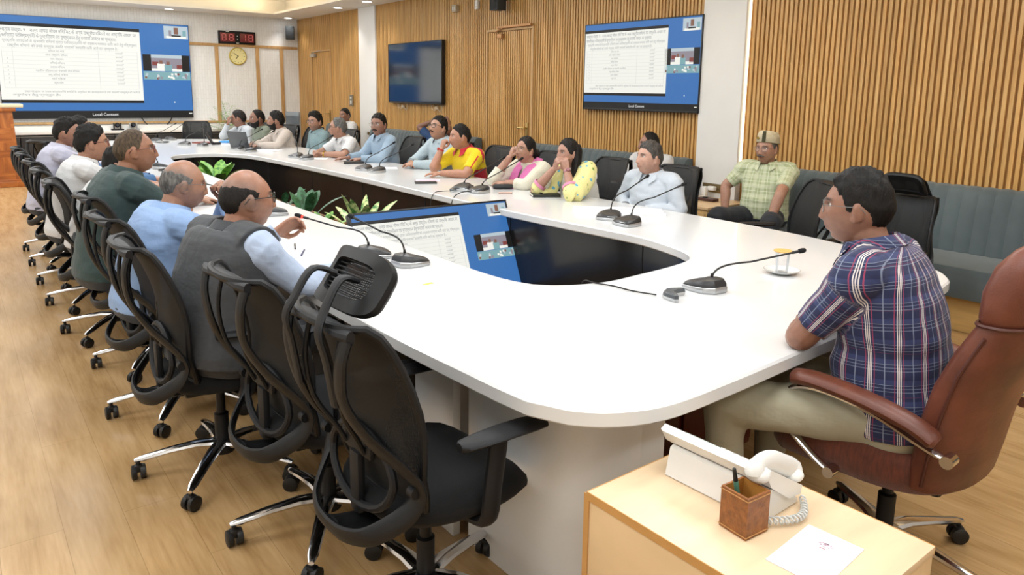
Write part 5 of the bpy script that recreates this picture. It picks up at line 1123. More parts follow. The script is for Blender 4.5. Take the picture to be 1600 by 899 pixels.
# polo emblem
# ============================================================ SOFA (wall bench)
def sofa_fabric():
    m = bpy.data.materials.new('slate_blue_fabric'); m.use_nodes = True; t = NT(m)
    f = t.noise(3, 4); g = t.noise(500, 2); t.link(t.ramp(f, [(.3, hx('#485255')), (.7, hx('#5a6669'))]), t.b.inputs['Base Color'])
    t.b.inputs['Roughness'].default_value = .85; t.b.inputs['Sheen Weight'].default_value = .25; t.bump(g, .3, .002); return m
m_sofa = sofa_fabric(); m_pl_w = mat('plinth_oak', '#c9a468', .4, var=.12, vs=5, stretch=(6, .6, 6)); 
def sofa(y0, y1, label):
    e = tag(empty('bench_sofa', (5.62, (y0+y1)/2, 0)), label, 'sofa'); L = y1-y0
    b = B(); b.box((.0, 0, .115), (.62, L-.01, .225), bev=.004); b.build('plinth', m_pl_w, e)
    b = B(); b.box((-.02, 0, .345), (.72, L, .22), bev=.035); b.build('seat_cushion', m_sofa, e)
    # channel-tufted back: cross-section swept with ribs
    n = max(1, int(round(L/.105))); b = B(); rings = []
    for i in range(n*6+1):
        y = -L/2+L*i/(n*6); ph = (i % 6)/6; rib = .014*abs(math.sin(pi*ph))**.5 if True else 0
        rings.append([(x-rib*kx, y, z+rib*kz) for x, z, kx, kz in ((.33, .44, 0, 0), (.14, .45, 1, 0), (.155, .60, 1, 0), (.175, .75, 1, 0), (.20, .87, 1, 0), (.225, .905, .7, .5), (.27, .925, 0, .5), (.33, .915, 0, .3))])
    b.loft(rings, closed=True); b.build('back_cushion', m_sofa, e, ang=50); return e
sofa(-2.4, 4.02, 'long slate blue channelled wall sofa where the man in the cap sits')

sofa(4.80, 7.40, 'slate blue channelled wall sofa below the lit television'); sofa(8.52, 11.72, 'slate blue channelled wall sofa below the dark television'); sofa(12.48, 13.6, 'short slate blue sofa piece beyond the far white pillar')
# cabinet under the socket
m_oak = mat('light_oak', '#cda870', .4, var=.12, vs=4, stretch=(6, 6, .6)); m_oak2 = mat('light_oak_top', '#d6b78c', .38, var=.10, vs=4, stretch=(7, .7, 1))
e = tag(empty('low_cabinet', (5.62, 4.40, 0)), 'low light oak cabinet at the near white pillar, beside the man in the cap', 'cabinet')
b = B(); b.box((0, 0, .27), (.60, .60, .54), bev=.004); b.build('carcass', m_oak, e); b = B(); b.box((0, 0, .552), (.62, .62, .024), bev=.003); b.build('cabinet_top', m_oak2, e)
b = B(); b.box((-.305, 0, .27), (.014, .56, .48), bev=.003); b.build('door', m_oak, e)
SX = 5.935
e = tag(empty('socket_plate', (SX, 4.50, .655)), 'bronze switched socket plate on the near white pillar with two white plugs', 'socket')
b = B(); b.box((0, 0, 0), (.012, .285, .085), bev=.004); b.build('plate', mat('bronze_plate', '#857350', .35, .6), e)
b = B(); [b.box((-.008, -.11+.045*i, 0), (.006, .03, .045), bev=.002) for i in (0, 1, 4, 5)]; b.build('switch', mat('bronze_switch', '#6f5f41', .4, .5), e)
b = B(); b.box((-.035, .01, .0), (.055, .085, .04), bev=.012); b.build('plug', M_WHITE, e)
e = tag(empty('charger', (5.86, 4.56, .565)), 'white charger plugged in below the bronze socket plate', 'charger'); b = B(); b.box((0, 0, .065), (.05, .05, .085), bev=.012); b.box((0, 0, .012), (.04, .04, .024), bev=.006); b.build('body_shell', M_WHITE, e)
b = B(); b.tube(crom([(-.01, .0, .02), (-.14, .02, .0), (-.28, .03, -.01), (-.315, .02, -.12), (-.318, -.06, -.25), (-.318, -.16, -.30), (-.32, -.24, -.30)], 5), .0035, 6); b.build('cable', M_WHITE, e)
e = tag(empty('power_strip', (5.68, 4.38, .566)), 'dark brown box lying on the low oak cabinet under the socket', 'box'); b = B(); b.box((0, 0, .014), (.09, .19, .026), bev=.006); b.build('body_shell', mat('dark_red_plastic', '#4a2b24', .4), e); b = B(); b.box((0, .03, .030), (.03, .04, .008), bev=.003); b.build('knob', m_pl, e)
# ============================================================ FOREGROUND SIDE CABINET
cz = .62; A = Vector((1.125, 1.165)); dirx = Vector((1, .02)).normalized(); ang = math.atan2(dirx.y, dirx.x)
e = tag(empty('side_cabinet', (1.125, 1.165, 0), ang), 'light oak side cabinet in the foreground carrying the telephone and pen holder', 'cabinet')
Wc, Dc = .437, .60
b = B(); b.box((Wc/2, -Dc/2, cz/2-.01), (Wc-.004, Dc-.004, cz-.022), bev=.002); b.build('carcass', m_oak2, e)
b = B(); b.box((Wc/2, -Dc/2, cz-.009), (Wc, Dc, .018), bev=.0015); tp = b.build('cabinet_top', mat('oak_laminate_top', '#dcc19e', .36, var=.08, vs=3, stretch=(1, 6, 1)), e)
b = B()
for (x, y_, sx, sy, z, sz) in ((0, -Dc/2, .0025, Dc, cz-.010, .021), (Wc, -Dc/2, .0025, Dc, cz-.010, .021), (0, 0, .003, .016, cz/2, cz-.01), (Wc, 0, .003, .016, cz/2, cz-.01), (Wc/2, 0, Wc, .0025, cz-.01, .021)): b.box((x, y_, z), (sx, sy, sz))
b.build('edge_banding', mat('edge_band_oak', '#c08f52', .4, var=.08), e)
for i in range(3):
    b = B(); b.box((Wc+.006, -Dc/2, .11+.185*i), (.014, Dc-.02, .175), bev=.003); d_ = b.build('drawer', m_oak2, e); b = B(); b.tube([(Wc+.03, -Dc/2-.06, .13+.185*i), (Wc+.03, -Dc/2+.06, .13+.185*i)], .005, 8); b.build('handle', m_chr, d_)
# telephone
m_tel = mat('telephone_white', '#e6e4df', .32, var=.02); m_telg = mat('telephone_grey', '#c8c8c4', .4)
e = tag(empty('desk_telephone', (1.385, .985, cz), R_(-88)), 'white desk telephone with handset and coiled cord, seen from the back', 'telephone')
b = B()   # wedge stand, long in x; back faces -y, display tilts up towards +y
def wedge(x0, x1, prof): b.loft([[(x0, y_, z) for y_, z in prof], [(x0+.004, y_*1.0, z) for y_, z in prof], [(x1, y_, z) for y_, z in prof]])
wedge(-.125, .145, [(-.045, .002), (.10, .002), (.10, .012), (.03, .045), (-.018, .075), (-.030, .07)]); b.build('base_stand', m_tel, e, ang=30)
b = B(); b.loft([[(x, y_, z) for y_, z in ((-.055+o, .118+o*.3), (-.035, .128), (.105, .045), (.10, .025), (.05, .030), (-.03, .085))] for x, o in ((-.14, .004), (-.132, 0), (.145, 0), (.152, .004))]); b.build('console', m_tel, e, ang=30)
b = B(); b.box((-.06, 0, .004), (.1, .05, .004), T=trm(0, .03, .085) @ rotm('X', -.53), bev=.001); b.build('display', mat('lcd_grey', '#6f7a70', .2), e)
b = B()
for i in range(4):
    for j in range(4): b.box((.0+.02*i, -.03+.02*j, .004), (.013, .012, .006), T=trm(0, .035, .082) @ rotm('X', -.53), bev=.002)
b.build('keypad', m_telg, e)
b = B(); hs_ = crom([(.13, -.060, .118), (.128, -.052, .134), (.125, .0, .128), (.122, .06, .098), (.12, .108, .072), (.122, .115, .055)], 5)
b.tube(hs_, [(.024, .016)]+[(.027, .020)]*4+[(.025, .016)]*16+[(.027, .020)]*4+[(.022, .014)], 14, upv=(1, 0, 0)); b.ell((.13, -.052, .118), (.029, .026, .020)); b.ell((.121, .108, .06), (.029, .026, .018)); b.build('handset', m_tel, e, ang=60)
b = B(); b.tube([(.10+.055+.075*math.sin(t*.035)*.5+.008*math.cos(t*1.0), .10-.0030*t*.55+.004, .014+.008*math.sin(t*1.0)) for t in range(0, 110)], .0024, 6); b.build('coiled_cord', m_telg, e)
e = tag(empty('pen_holder', (1.30, .855, cz+.0005), R_(-4)), 'brown leather square pen holder standing beside the telephone', 'pen holder')
m_crc = mat('brown_croc_leather', '#8a5428', .45, var=.3, vs=70, bump=.7, bs=90); m_tan = mat('tan_lining', '#b8813a', .6, var=.05)
b = B(); w_, h_ = .036, .095
o_ = [(-w_, -w_), (w_, -w_), (w_, w_), (-w_, w_)]
b.loft([[(x, y_, 0) for x, y_ in o_], [(x, y_, h_) for x, y_ in o_]], cap=False)
b.m = 1; b.loft([[(x*.86, y_*.86, h_) for x, y_ in o_], [(x*.86, y_*.86, .005) for x, y_ in o_]], cap=False); b.quad(*[(x*.9, y_*.9, .005) for x, y_ in o_])
b.m = 0
for i in range(4):
    a, c = o_[i], o_[(i+1) % 4]; b.quad((a[0], a[1], h_), (c[0], c[1], h_), (c[0]*.86, c[1]*.86, h_), (a[0]*.86, a[1]*.86, h_))
b.quad(*[(x, y_, 0) for x, y_ in o_]); b.build('leather_box', [m_crc, m_tan], e, smooth=False)
b = B()
for z in (.006, h_-.006): b.tube([(x*1.02, y_*1.02, z) for x, y_ in o_+[o_[0]]], .0012, 5)
tag(b.build('stitching', mat('stitch_tan', '#b98a55', .7), e))
m_teal = mat('pen_teal', '#4f8574', .35)
e = tag(empty('pen', (1.296, .858, cz+.006)), 'green and black pen leaning out of the brown pen holder', 'pen'); b = B(); b.tube([(.015, .010, .0), (-.0135, .012, .105)], .0055, 10); b.build('barrel', m_teal, e); b = B(); b.tube([(-.0135, .012, .105), (-.021, .0125, .135)], [.0052, .004], 10); b.build('cap', m_pl, e)
# note sheet with crest
def paper(x, y, z, w, h, rz, label, col='#f4f4f6', curl=0.0, th=.0012, cat='paper', grp=None, lines=True, name='paper_sheet'):
    e = tag(empty(name, (x, y, z), R_(rz)), label, cat, grp); b = B(); n = 8
    top = [[(w*(i/n-.5), h*(j/n-.5), th+curl*((i/n-.5)**2*4*(.5+.5*j/n))) for i in range(n+1)] for j in range(n+1)]
    vs = [p for r in top for p in r]; b.add(vs, [(j*(n+1)+i, j*(n+1)+i+1, (j+1)*(n+1)+i+1, (j+1)*(n+1)+i) for j in range(n) for i in range(n)])
    vs2 = [(p[0], p[1], 0) for p in vs]; b.add(vs2, [(j*(n+1)+i, (j+1)*(n+1)+i, (j+1)*(n+1)+i+1, j*(n+1)+i+1) for j in range(n) for i in range(n)])
    edge = [i for i in range(n+1)]+[j*(n+1)+n for j in range(1, n+1)]+[n*(n+1)+i for i in range(n-1, -1, -1)]+[j*(n+1) for j in range(n-1, 0, -1)]; N2 = len(vs)
    b.f += [(edge[k], edge[(k+1) % len(edge)], edge[(k+1) % len(edge)]+N2, edge[k]+N2) for k in range(len(edge))]; b.mi += [0]*len(edge)
    b.build('sheet', mat('paper_'+col, col, .7, var=.01), e)
    if lines:
        b = B(); random.seed(int(x*100))
        k = 0; yy = h*.42
        while yy > -h*.4:
            x0 = -w*.4; x1 = w*(.4 if k % 4 else .1); b.box(((x0+x1)/2, yy, th+.0006+curl*.6), (x1-x0, .0022, .0003)); yy -= .011; k += 1
        if curl == 0: b.build('printed_lines', mat('print_grey', '#b8b9bc', .7), e)
    return e
e = paper(1.34, .708, cz+.0005, .120, .187, -85, 'white note sheet with small faded crest lying on the side cabinet', lines=False, col='#e9e9f0')
b = B(); b.m = 0; 
for a in range(8): b.box((.012*math.cos(a*.78), .045+.007*math.sin(a*.78), .0016), (.006, .003, .0003), T=None)
b.box((0, .048, .0016), (.010, .010, .0003)); b.build('crest', mat('crest_mauve', '#b49aa6', .7, var=.5, vs=300), e)
b = B(); b.box((0, .030, .0016), (.012, .0022, .0003)); b.build('crest_base', mat('crest_red', '#a8606a', .7), e)
# ============================================================ ON THE TABLE
TZ = .7505
def cup_saucer():
    e = tag(empty('saucer', (2.98, 1.86, TZ)), 'white saucer with thin dark rim under a covered glass', 'saucer'); b = B(); b.lathe([(.001, .002), (.035, .0), (.045, .004), (.075, .016), (.080, .019), (.078, .021), (.045, .009), (.03, .006), (.001, .006)], 36); b.build('dish', mat('porcelain', '#eeeeec', .15, var=.01), e)
    b = B(); b.tube([(.079*math.cos(t), .079*math.sin(t), .0205) for t in [2*pi*k/36 for k in range(37)]], .001, 5); b.build('dark_rim', mat('rim_grey', '#77746c', .3), e)
    g = bpy.data.materials.new('clear_glass'); g.use_nodes = True; t = NT(g); t.b.inputs['Roughness'].default_value = .02
    tr = t.add('BsdfTransparent'); mx = t.add('MixShader'); fr_ = t.add('Fresnel', i_IOR=1.45); t.link(t.math('ADD', t.math('MULTIPLY', fr_.outputs[0], .9), .05), mx.inputs[0]); t.link(tr.outputs[0], mx.inputs[1]); t.link(t.b.outputs[0], mx.inputs[2]); t.b.inputs['Base Color'].default_value = (.9, .93, .95, 1); t.link(mx.outputs[0], t.n['Material Output'].inputs['Surface'])
    e2 = tag(empty('drinking_glass', (2.98, 1.86, TZ+.0065)), 'clear drinking glass standing on the white saucer', 'glass'); b = B(); b.lathe([(.001, .001), (.027, .001), (.0325, .095), (.031, .095), (.0255, .006), (.001, .006)], 28); b.build('tumbler', g, e2)
    e3 = tag(empty('glass_cover', (2.98, 1.86, TZ+.1025)), 'round tan wooden cover lying on top of the drinking glass', 'cover'); b = B(); b.lathe([(.001, 0), (.040, 0), (.042, .002), (.042, .005), (.040, .007), (.001, .007)], 32); b.build('disc', mat('tan_cover', '#d9ab62', .45, var=.06), e3)
cup_saucer()
# triangular boundary microphones
def boundary_mic(x, y, rz, label, s=1.0):
    e = tag(empty('boundary_microphone', (x, y, TZ), R_(rz)), label, 'microphone'); b = B()
    def vring(z, k):
        out = []
        for (px, py) in ((-.065, -.022), (-.055, -.034), (-.02, -.012), (0, -.006), (.02, -.012), (.055, -.034), (.065, -.022), (.040, .016), (.020, .030), (-.020, .030), (-.040, .016)): out.append((px*s*k, py*s*k, z*s))
        return out
    b.loft([vring(0, .92), vring(.008, 1.0), vring(.012, 1.0)]); b.build('rim', m_ms, e); b = B(); b.loft([vring(.012, .99), vring(.022, .93), vring(.026, .8)]); b.build('top_shell', mat('gunmetal', '#55595c', .35, .3), e); return e
boundary_mic(2.245, 1.875, 28, 'small V-shaped silver conference microphone with cable on the near table curve', 1.15)
b = B(); b.tube(crom([(2.20, 1.92, TZ+.008), (2.17, 2.02, TZ+.006), (2.16, 2.12, TZ+.006), (2.13, 2.20, TZ+.006), (2.12, 2.26, TZ+.004), (2.12, 2.285, TZ-.05)], 6), .0032, 6); tag(b.build('cable', m_mn), 'thin dark cable running from V-shaped microphone over the near inner table edge', 'cable')
boundary_mic(3.23, 5.02, 28, 'dark V-shaped conference microphone near the inner edge across the monitor')
b = B(); b.tube(crom([(3.20, 5.0, TZ+.01), (3.10, 5.0, TZ+.012), (3.035, 5.0, TZ+.004), (3.0, 5.0, TZ-.06), (2.985, 4.99, TZ-.22)], 6), .003, 6); tag(b.build('cable', m_mn), 'thin black cable hanging over the inner table edge behind the monitor', 'cable')
b = B(); b.tube(crom([(3.30, 4.86, TZ+.01), (3.18, 4.80, TZ+.025), (3.06, 4.74, TZ+.008), (3.0, 4.70, TZ-.06), (2.985, 4.68, TZ-.25)], 6), .004, 6); tag(b.build('cable', m_mn), 'black microphone cable arching over the inner table edge beside the pink-shawled woman', 'cable')
e = tag(empty('spectacle_case', (3.66, 4.93, TZ), R_(-25)), 'black hard spectacle case on the table before the woman in pink', 'case'); b = B(); rr = [[(x, hw*math.cos(a), .0225+.0215*sq*math.sin(a)) for a in [2*pi*k/18 for k in range(18)]] for x, hw, sq in ((-.085, .012, .5), (-.080, .026, .85), (-.05, .034, 1), (.05, .034, 1), (.080, .026, .85), (.085, .012, .5))]; b.loft(rr); b.build('shell', mat('case_black', '#1c1e21', .55), e)
e = tag(empty('smartphone', (3.47, 5.22, TZ), R_(15)), 'black smartphone with yellow picture lying beside the paired microphones', 'phone'); b = B(); b.box((0, 0, .0045), (.155, .075, .009), bev=.004); b.build('case', m_pl, e); b = B(); b.box((-.02, 0, .0093), (.06, .055, .0006)); b.build('screen_picture', mat('phone_yellow', '#a79a24', .2), e)
def notebook(x, y, rz, label, w=.15, h=.21, th=.018, cov='#1d1c1a', pages=True, cat='notebook'):
    e = tag(empty('notebook', (x, y, TZ), R_(rz)), label, cat); b = B(); b.box((0, 0, th-.0015), (w, h, .003), bev=.001); b.box((0, 0, .0016), (w, h, .003), bev=.001); b.box((-w/2+.002, 0, th/2), (.004, h, th), bev=.001); b.build('cover', mat('cover_'+cov, cov, .5), e)
    if pages: b = B(); b.box((.003, 0, th/2), (w-.008, h-.006, th-.006)); b.build('pages', mat('page_edges', '#e6e2d8', .8), e)
    return e
notebook(3.70, 4.42, 60, 'black diary lying before the woman in yellow floral shawl', .16, .22, .02, '#24261f')
e = tag(empty('pen', (3.665, 4.46, TZ+.0205), R_(80)), 'black pen resting on the diary before the yellow-shawled woman', 'pen'); b = B(); b.tube([(-.06, 0, .005), (.05, 0, .005), (.065, 0, .005)], [.0048, .0048, .002], 8); b.build('barrel', m_pl, e)
e = notebook(3.53, 4.72, 55, 'small red and white card lying left of the black diary', .07, .11, .005, '#c9a79a', False, 'card')
notebook(3.32, 5.62, 65, 'black folder before the man in yellow and red shirt', .12, .19, .012, '#26272a')
paper(3.44, 5.78, TZ, .16, .22, 60, 'pink sheet under the forearm of the man in yellow shirt', '#e6bdd0')
notebook(3.56, 7.60, 70, 'black notebook under the hand of the moustached man in blue shirt', .16, .22, .02, '#1a1a1c')
paper(3.60, 6.95, TZ, .21, .28, 65, 'white paper with a pen before the man in pale blue kurta', '#dfe1e4'); e = tag(empty('pen', (3.56, 6.86, TZ+.002), R_(70)), 'dark pen on white paper before the man in pale kurta', 'pen'); b = B(); b.tube([(-.07, 0, .005), (.06, 0, .005)], .0048, 8); b.build('barrel', m_pl, e)
paper(3.42, 8.32, TZ, .20, .26, 60, 'white paper before the grey-haired man with gold watch')
e = paper(3.30, 9.62, TZ, .22, .30, 35, 'thick stack of white papers beside the laptop', th=.016)
e = paper(3.50, 3.62, TZ, .22, .31, 55, 'thick open booklet of white pages before grey-haired man, left part', th=.012, curl=.012); e = paper(3.72, 3.42, TZ, .22, .31, 50, 'white curled pages before grey-haired man, right part', th=.008, curl=.015)
paper(1.40, 2.66, TZ, .21, .297, 35, 'printed white sheet half hidden by the tilted headrest', '#eeeef0'); 
e = paper(1.545, 2.60, TZ+.0016, .05, .018, 10, 'small yellow-green sticky tab at edge of printed sheet', '#dfe85a', lines=False, name='sticky_tab')
paper(1.36, 3.05, TZ, .21, .297, 70, 'white paper beside the hand of the man in grey vest', '#f0f0f2'); paper(1.30, 3.50, TZ, .22, .30, 20, 'blank white sheet under lit microphone', '#f0f0f2', lines=False)
for (x, y, rz, l, c_) in ((1.36, 3.62, 70, 'black pen lying beyond the hand of the vested man', '#1c1e24'), (1.34, 3.46, 62, 'dark blue pen lying beside the vested man', '#1f2f5c')):
    e = tag(empty('pen', (x, y, TZ+.0015), R_(rz)), l, 'pen'); b = B(); b.tube([(-.07, 0, .005), (.055, 0, .005), (.068, 0, .005)], [.0048, .0048, .0018], 8); b.build('barrel', mat('pen_'+c_, c_, .35), e)
notebook(1.60, 3.36, 65, 'brown wooden nameplate holder behind the paired microphones', .05, .16, .014, '#7a5f3c', False, 'nameplate')
# laptop
m_lap = mat('laptop_grey', '#56585b', .4, .5)
e = tag(empty('laptop', (3.12, 10.15, TZ), R_(-62)), 'open grey laptop with its lid back towards the camera', 'laptop'); b = B(); b.box((0, .11, .009), (.34, .235, .016), bev=.004); b.build('base', m_lap, e); b = B(); b.box((0, .12, .0175), (.28, .10, .002)); b.build('keyboard', m_pl, e)
b = B(); b.box((0, 0, .12), (.34, .008, .235), T=trm(0, -.012, .008) @ rotm('X', .28), bev=.003); b.build('lid', m_lap, e); b = B(); b.box((0, .0048, .12), (.32, .001, .21), T=trm(0, -.012, .008) @ rotm('X', .28)); b.build('screen_panel', scr('laptop_screen', '#8fa9c4', .5), e)
e = tag(empty('tablet', (3.02, 11.1, TZ), R_(-20)), 'tablet propped on a black stand at the far table end', 'tablet'); b = B(); b.box((0, 0, .10), (.012, .26, .18), T=trm(0, 0, .0) @ rotm('Y', -.5), bev=.004); b.build('slab', m_pl, e); b = B(); b.box((-.008, 0, .10), (.002, .23, .15), T=rotm('Y', -.5)); b.build('screen_panel', scr('tablet_screen', '#dfe4e6', .8), e); b = B(); b.box((.05, 0, .02), (.10, .12, .03), T=None, bev=.006); b.build('stand', m_pl, e)
e = tag(empty('folder', (3.36, 11.5, TZ), R_(30)), 'bright blue folder at the far end of the table', 'folder'); b = B(); b.box((0, 0, .012), (.24, .16, .022), bev=.003); b.build('cover', mat('bright_blue', '#2f8fd8', .5), e)
paper(3.18, 11.0, TZ, .20, .28, 40, 'white sheets beside blue folder at far table end')
e = notebook(3.0, 11.45, 30, 'reddish brown file beside the tablet at far table end', .22, .3, .016, '#7c3a30', False, 'file')
for (x, y, l) in ((1.68, 7.75, 'black microphone cable coiled on left table side'), (2.5, 11.85, 'coil of black cable near microphones at far table end')):
    b = B(); b.tube([(x+.09*math.cos(t)*(1+.1*math.sin(3*t)), y+.12*math.sin(t), TZ+.006+.003*math.sin(2.3*t)) for t in [k*.3 for k in range(50)]], .004, 6); tag(b.build('cable', m_mn), l, 'cable')
# ============================================================ PLANTS IN THE OPENING
def leafmat(n_, c1, c2):
    m = bpy.data.materials.new(n_); m.use_nodes = True; t = NT(m); f = t.noise(26, 3, (1, 1, 1)); t.link(t.ramp(f, [(.42, hx(c1)), (.56, hx(c2))]), t.b.inputs['Base Color']); t.b.inputs['Roughness'].default_value = .4; return m
LM = [leafmat('leaf_green', '#3f7a2c', '#7fb24a'), leafmat('leaf_dark', '#244a28', '#3d6d47'), leafmat('leaf_variegated', '#3f7a35', '#cfdc98')]
def leaf(b, base, d, L, wd, droop):
    d = Vector(d).normalized(); sd = d.cross(Vector((0, 0, 1))); sd = sd.normalized() if sd.length > .01 else Vector((1, 0, 0)); base = Vector(base); n = 8; A_, C_, M2 = [], [], []
    for i in range(n+1):
        t = i/n; c = base+d*L*t-Vector((0, 0, droop*t*t*L)); w2 = wd*math.sin(pi*min(1, t*.93+.06))**.8*(1-.25*t); up_ = Vector((0, 0, w2*.25)); A_.append(c+sd*w2+up_); C_.append(c-sd*w2+up_); M2.append(c)
    vs = A_+M2+C_; m = n+1; b.add(vs, [(i, i+1, m+i+1, m+i) for i in range(n)]+[(m+i, m+i+1, 2*m+i+1, 2*m+i) for i in range(n)])
tr = tag(empty('planter_trough', (2.28, 6.9, 0)), 'long wooden planter trough inside the table opening', 'planter'); b = B(); 
for (c, d) in (((0, 0, .03), (.34, 5.0, .04)), ((-.17, 0, .26), (.02, 5.0, .5)), ((.17, 0, .26), (.02, 5.0, .5)), ((0, -2.5, .26), (.36, .02, .5)), ((0, 2.5, .26), (.36, .02, .5))): b.box(c, d, bev=.003)
b.build('box', mat('planter_wood', '#8a5f34', .5, var=.2, vs=6, stretch=(1, .3, 3)), tr); b = B(); b.box((0, 0, .44), (.32, 4.96, .04)); b.build('soil', mat('soil', '#2c2018', .95, var=.4, vs=60, bump=.8, bs=80), tr)
random.seed(11)
for (x, y, n_, L, wdt, mi, zz, lab) in ((2.28, 4.75, 12, .36, .038, 2, .46, 'variegated green and cream leafy plant just left of the monitor'), (2.26, 5.35, 8, .20, .034, 0, .46, 'small bright green plant between the dark and variegated plants'), (2.26, 5.75, 12, .32, .05, 1, .46, 'dark broad-leaved plant beside the vested man\'s glasses'), (2.30, 6.35, 8, .26, .032, 1, .46, 'dark green plant farther along the planter'), (2.28, 8.3, 14, .34, .062, 0, .46, 'bright green broad-leaved plant between the two bald heads'), (2.28, 8.95, 9, .24, .05, 0, .46, 'far bright green plant at end of the planter')):
    e = tag(empty('potted_plant', (x, y, zz)), lab, 'plant', 'plants in the table opening')
    for k in range(n_):
        a = k*2.4+random.random()*.5; el = .35+.9*random.random(); d = (math.cos(a)*math.cos(el), math.sin(a)*math.cos(el), math.sin(el)); b = B(); st = Vector(d)*L*.35; b.tube([(0, 0, -.02), (st.x*.5, st.y*.5, st.z*.8), st], .004, 6); leaf(b, st, d, L*(.7+.4*random.random()), wdt*(.8+.4*random.random()), .25); b.build('leaf', LM[mi], e, ang=80)
# palm at far wall
e = tag(empty('potted_palm', (4.25, 14.6, 0)), 'small palm in a pot at the far wall behind the empty end chair', 'plant'); b = B(); b.lathe([(.001, 0), (.11, 0), (.15, .28), (.16, .30), (.14, .30), (.13, .27), (.001, .27)], 20); b.build('pot', mat('pot_white', '#d8d6d0', .5), e); b = B(); b.tube([(0, 0, .25), (.01, .01, .6), (0, 0, .95)], [.02, .016, .012], 8); b.build('stem', mat('palm_stem', '#6f7a3c', .7, var=.3), e)
for k in range(13):
    a = k*2.4; el = .5+.07*k; L = .42; b = B(); P0 = Vector((0, 0, .70+.025*k)); 
    for j in range(9):
        t = j/8; c = P0+Vector((math.cos(a)*L*t*math.cos(el), math.sin(a)*L*t*math.cos(el), L*t*math.sin(el)-.25*L*t*t))
        for s in (-1, 1): leaf(b, c, (math.cos(a+s*.7), math.sin(a+s*.7), .3), .14*(1-.4*t), .014, .4)
    b.build('frond', LM[0], e, ang=80)
# ============================================================ PODIUM
m_pod = bpy.data.materials.new('veneer_parquet'); m_pod.use_nodes = True; t = NT(m_pod); ch = t.add('TexChecker', i_Scale=1.0); t.link(t.coord((4.4, 4.4, 4.4)), ch.inputs['Vector']); g = t.noise(3, 5, (1, 1, 6)); g2 = t.noise(3, 5, (6, 6, 1))
mm = t.add('Mix', data_type='FLOAT'); t.link(ch.outputs['Fac'], mm.inputs[0]); t.link(g, mm.inputs[2]); t.link(g2, mm.inputs[3]); t.link(t.ramp(mm.outputs[0], [(.3, hx('#7c421c')), (.55, hx('#a8622c')), (.75, hx('#c47f42'))]), t.b.inputs['Base Color']); t.b.inputs['Roughness'].default_value = .3
e = tag(empty('lectern', (.53, 13.95, 0)), 'tall polished wooden lectern at the left frame edge before the video wall', 'lectern')
b = B(); b.loft([[(x*k, y_*k, z) for x, y_ in ((-.30, -.24), (.30, -.24), (.30, .24), (-.30, .24))] for z, k in ((.10, 1.0), (1.16, .88))]); b.build('column', m_pod, e, smooth=False)
b = B(); b.box((0, 0, .045), (.74, .62, .09), bev=.012); b.box((0, 0, .10), (.66, .54, .03), bev=.01); b.build('plinth', m_pod, e)
b = B(); b.box((0, 0, 1.19), (.62, .5, .06), bev=.01); b.build('head_block', m_pod, e); b = B(); b.box((.16, 0, 1.245), (.50, .52, .055), T=None, bev=.012); b.build('reading_top', mat('cream_top', '#d9cfae', .45), e)
# ============================================================ WALL EQUIPMENT
e = tag(empty('digital_clock', (4.74, YF-.03, 2.555)), 'black digital clock with red digits above the round wall clock', 'clock'); b = B(); b.box((0, 0, 0), (.72, .06, .25), bev=.008); b.build('case', m_pl, e)
b = B()
for sx in (-.19, .19): b.box((sx, -.032, .0), (.28, .006, .17), bev=.002)
b.build('digit_window', mat('red_window', '#6e2626', .3, var=.1), e); m_seg = mat('led_segment', '#e0706a', .4, var=0, emit=.7)
def seg7(ch):
    return {'8': 'abcdefg', '1': 'bc', '0': 'abcdef'}[ch]
for i, ch in enumerate('8818'):
    ox = (-.26, -.12, .12, .26)[i]; b = B(); S_ = dict(a=(0, .062, 1), g=(0, 0, 1), d=(0, -.062, 1), f=(-.036, .031, 0), b=(.036, .031, 0), e=(-.036, -.031, 0), c=(.036, -.031, 0))
    for q in seg7(ch): x_, z_, h_ = S_[q]; b.box((ox+x_, -.036, z_), (.056 if h_ else .010, .003, .010 if h_ else .050))
    b.build('digit', m_seg, e, smooth=False)
b = B(); [b.box((0, -.033, z), (.014, .004, .014)) for z in (.03, -.03)]; b.box((-.19, -.033, .108), (.06, .003, .012)); b.box((0, -.033, -.105), (.05, .003, .012)); b.build('printed_mark', M_WHITE, e)
e = tag(empty('round_clock', (4.74, YF-.005, 2.195)), 'round pale yellow wall clock with dark hands on the far wall', 'clock'); T = rotm('X', pi/2)
b = B(); b.lathe([(.001, 0), (.160, 0), (.172, .012), (.172, .03), (.160, .038), (.150, .032), (.001, .032)], 40, T=T); b.build('case', mat('clock_gold', '#c9b457', .35, .3), e); b = B(); b.lathe([(.001, .033), (.150, .033), (.150, .0335), (.001, .0335)], 40, T=T); b.build('dial', mat('clock_face', '#efe7a8', .5, var=.02), e)
b = B()
for k in range(12): a = k*pi/6; b.box((0, -.036, .125), (.008, .002, .022 if k % 3 == 0 else .012), T=rotm('Y', a))
b.build('hour_marks', m_pl, e)
for a, L, nm in ((-.95, .115, 'minute_hand'), (2.25+1.57, .08, 'hour_hand')): b = B(); b.box((0, -.039, L/2-.01), (.010, .002, L), T=rotm('Y', a)); b.build(nm, m_pl, e)
def speaker(loc, rz, label):
    e = tag(empty('loudspeaker', loc, rz), label, 'speaker'); b = B(); b.box((0, 0, 0), (.17, .15, .27), bev=.012); b.build('cabinet', mat('speaker_black', '#2c3236', .5), e); b = B(); b.box((0, -.077, 0), (.145, .006, .245), bev=.003); b.build('grille', mat('grille', '#1c2023', .7, bump=.6, bs=500), e); b = B(); b.box((0, .10, .02), (.04, .07, .04), bev=.004); b.build('bracket', m_pl, e)
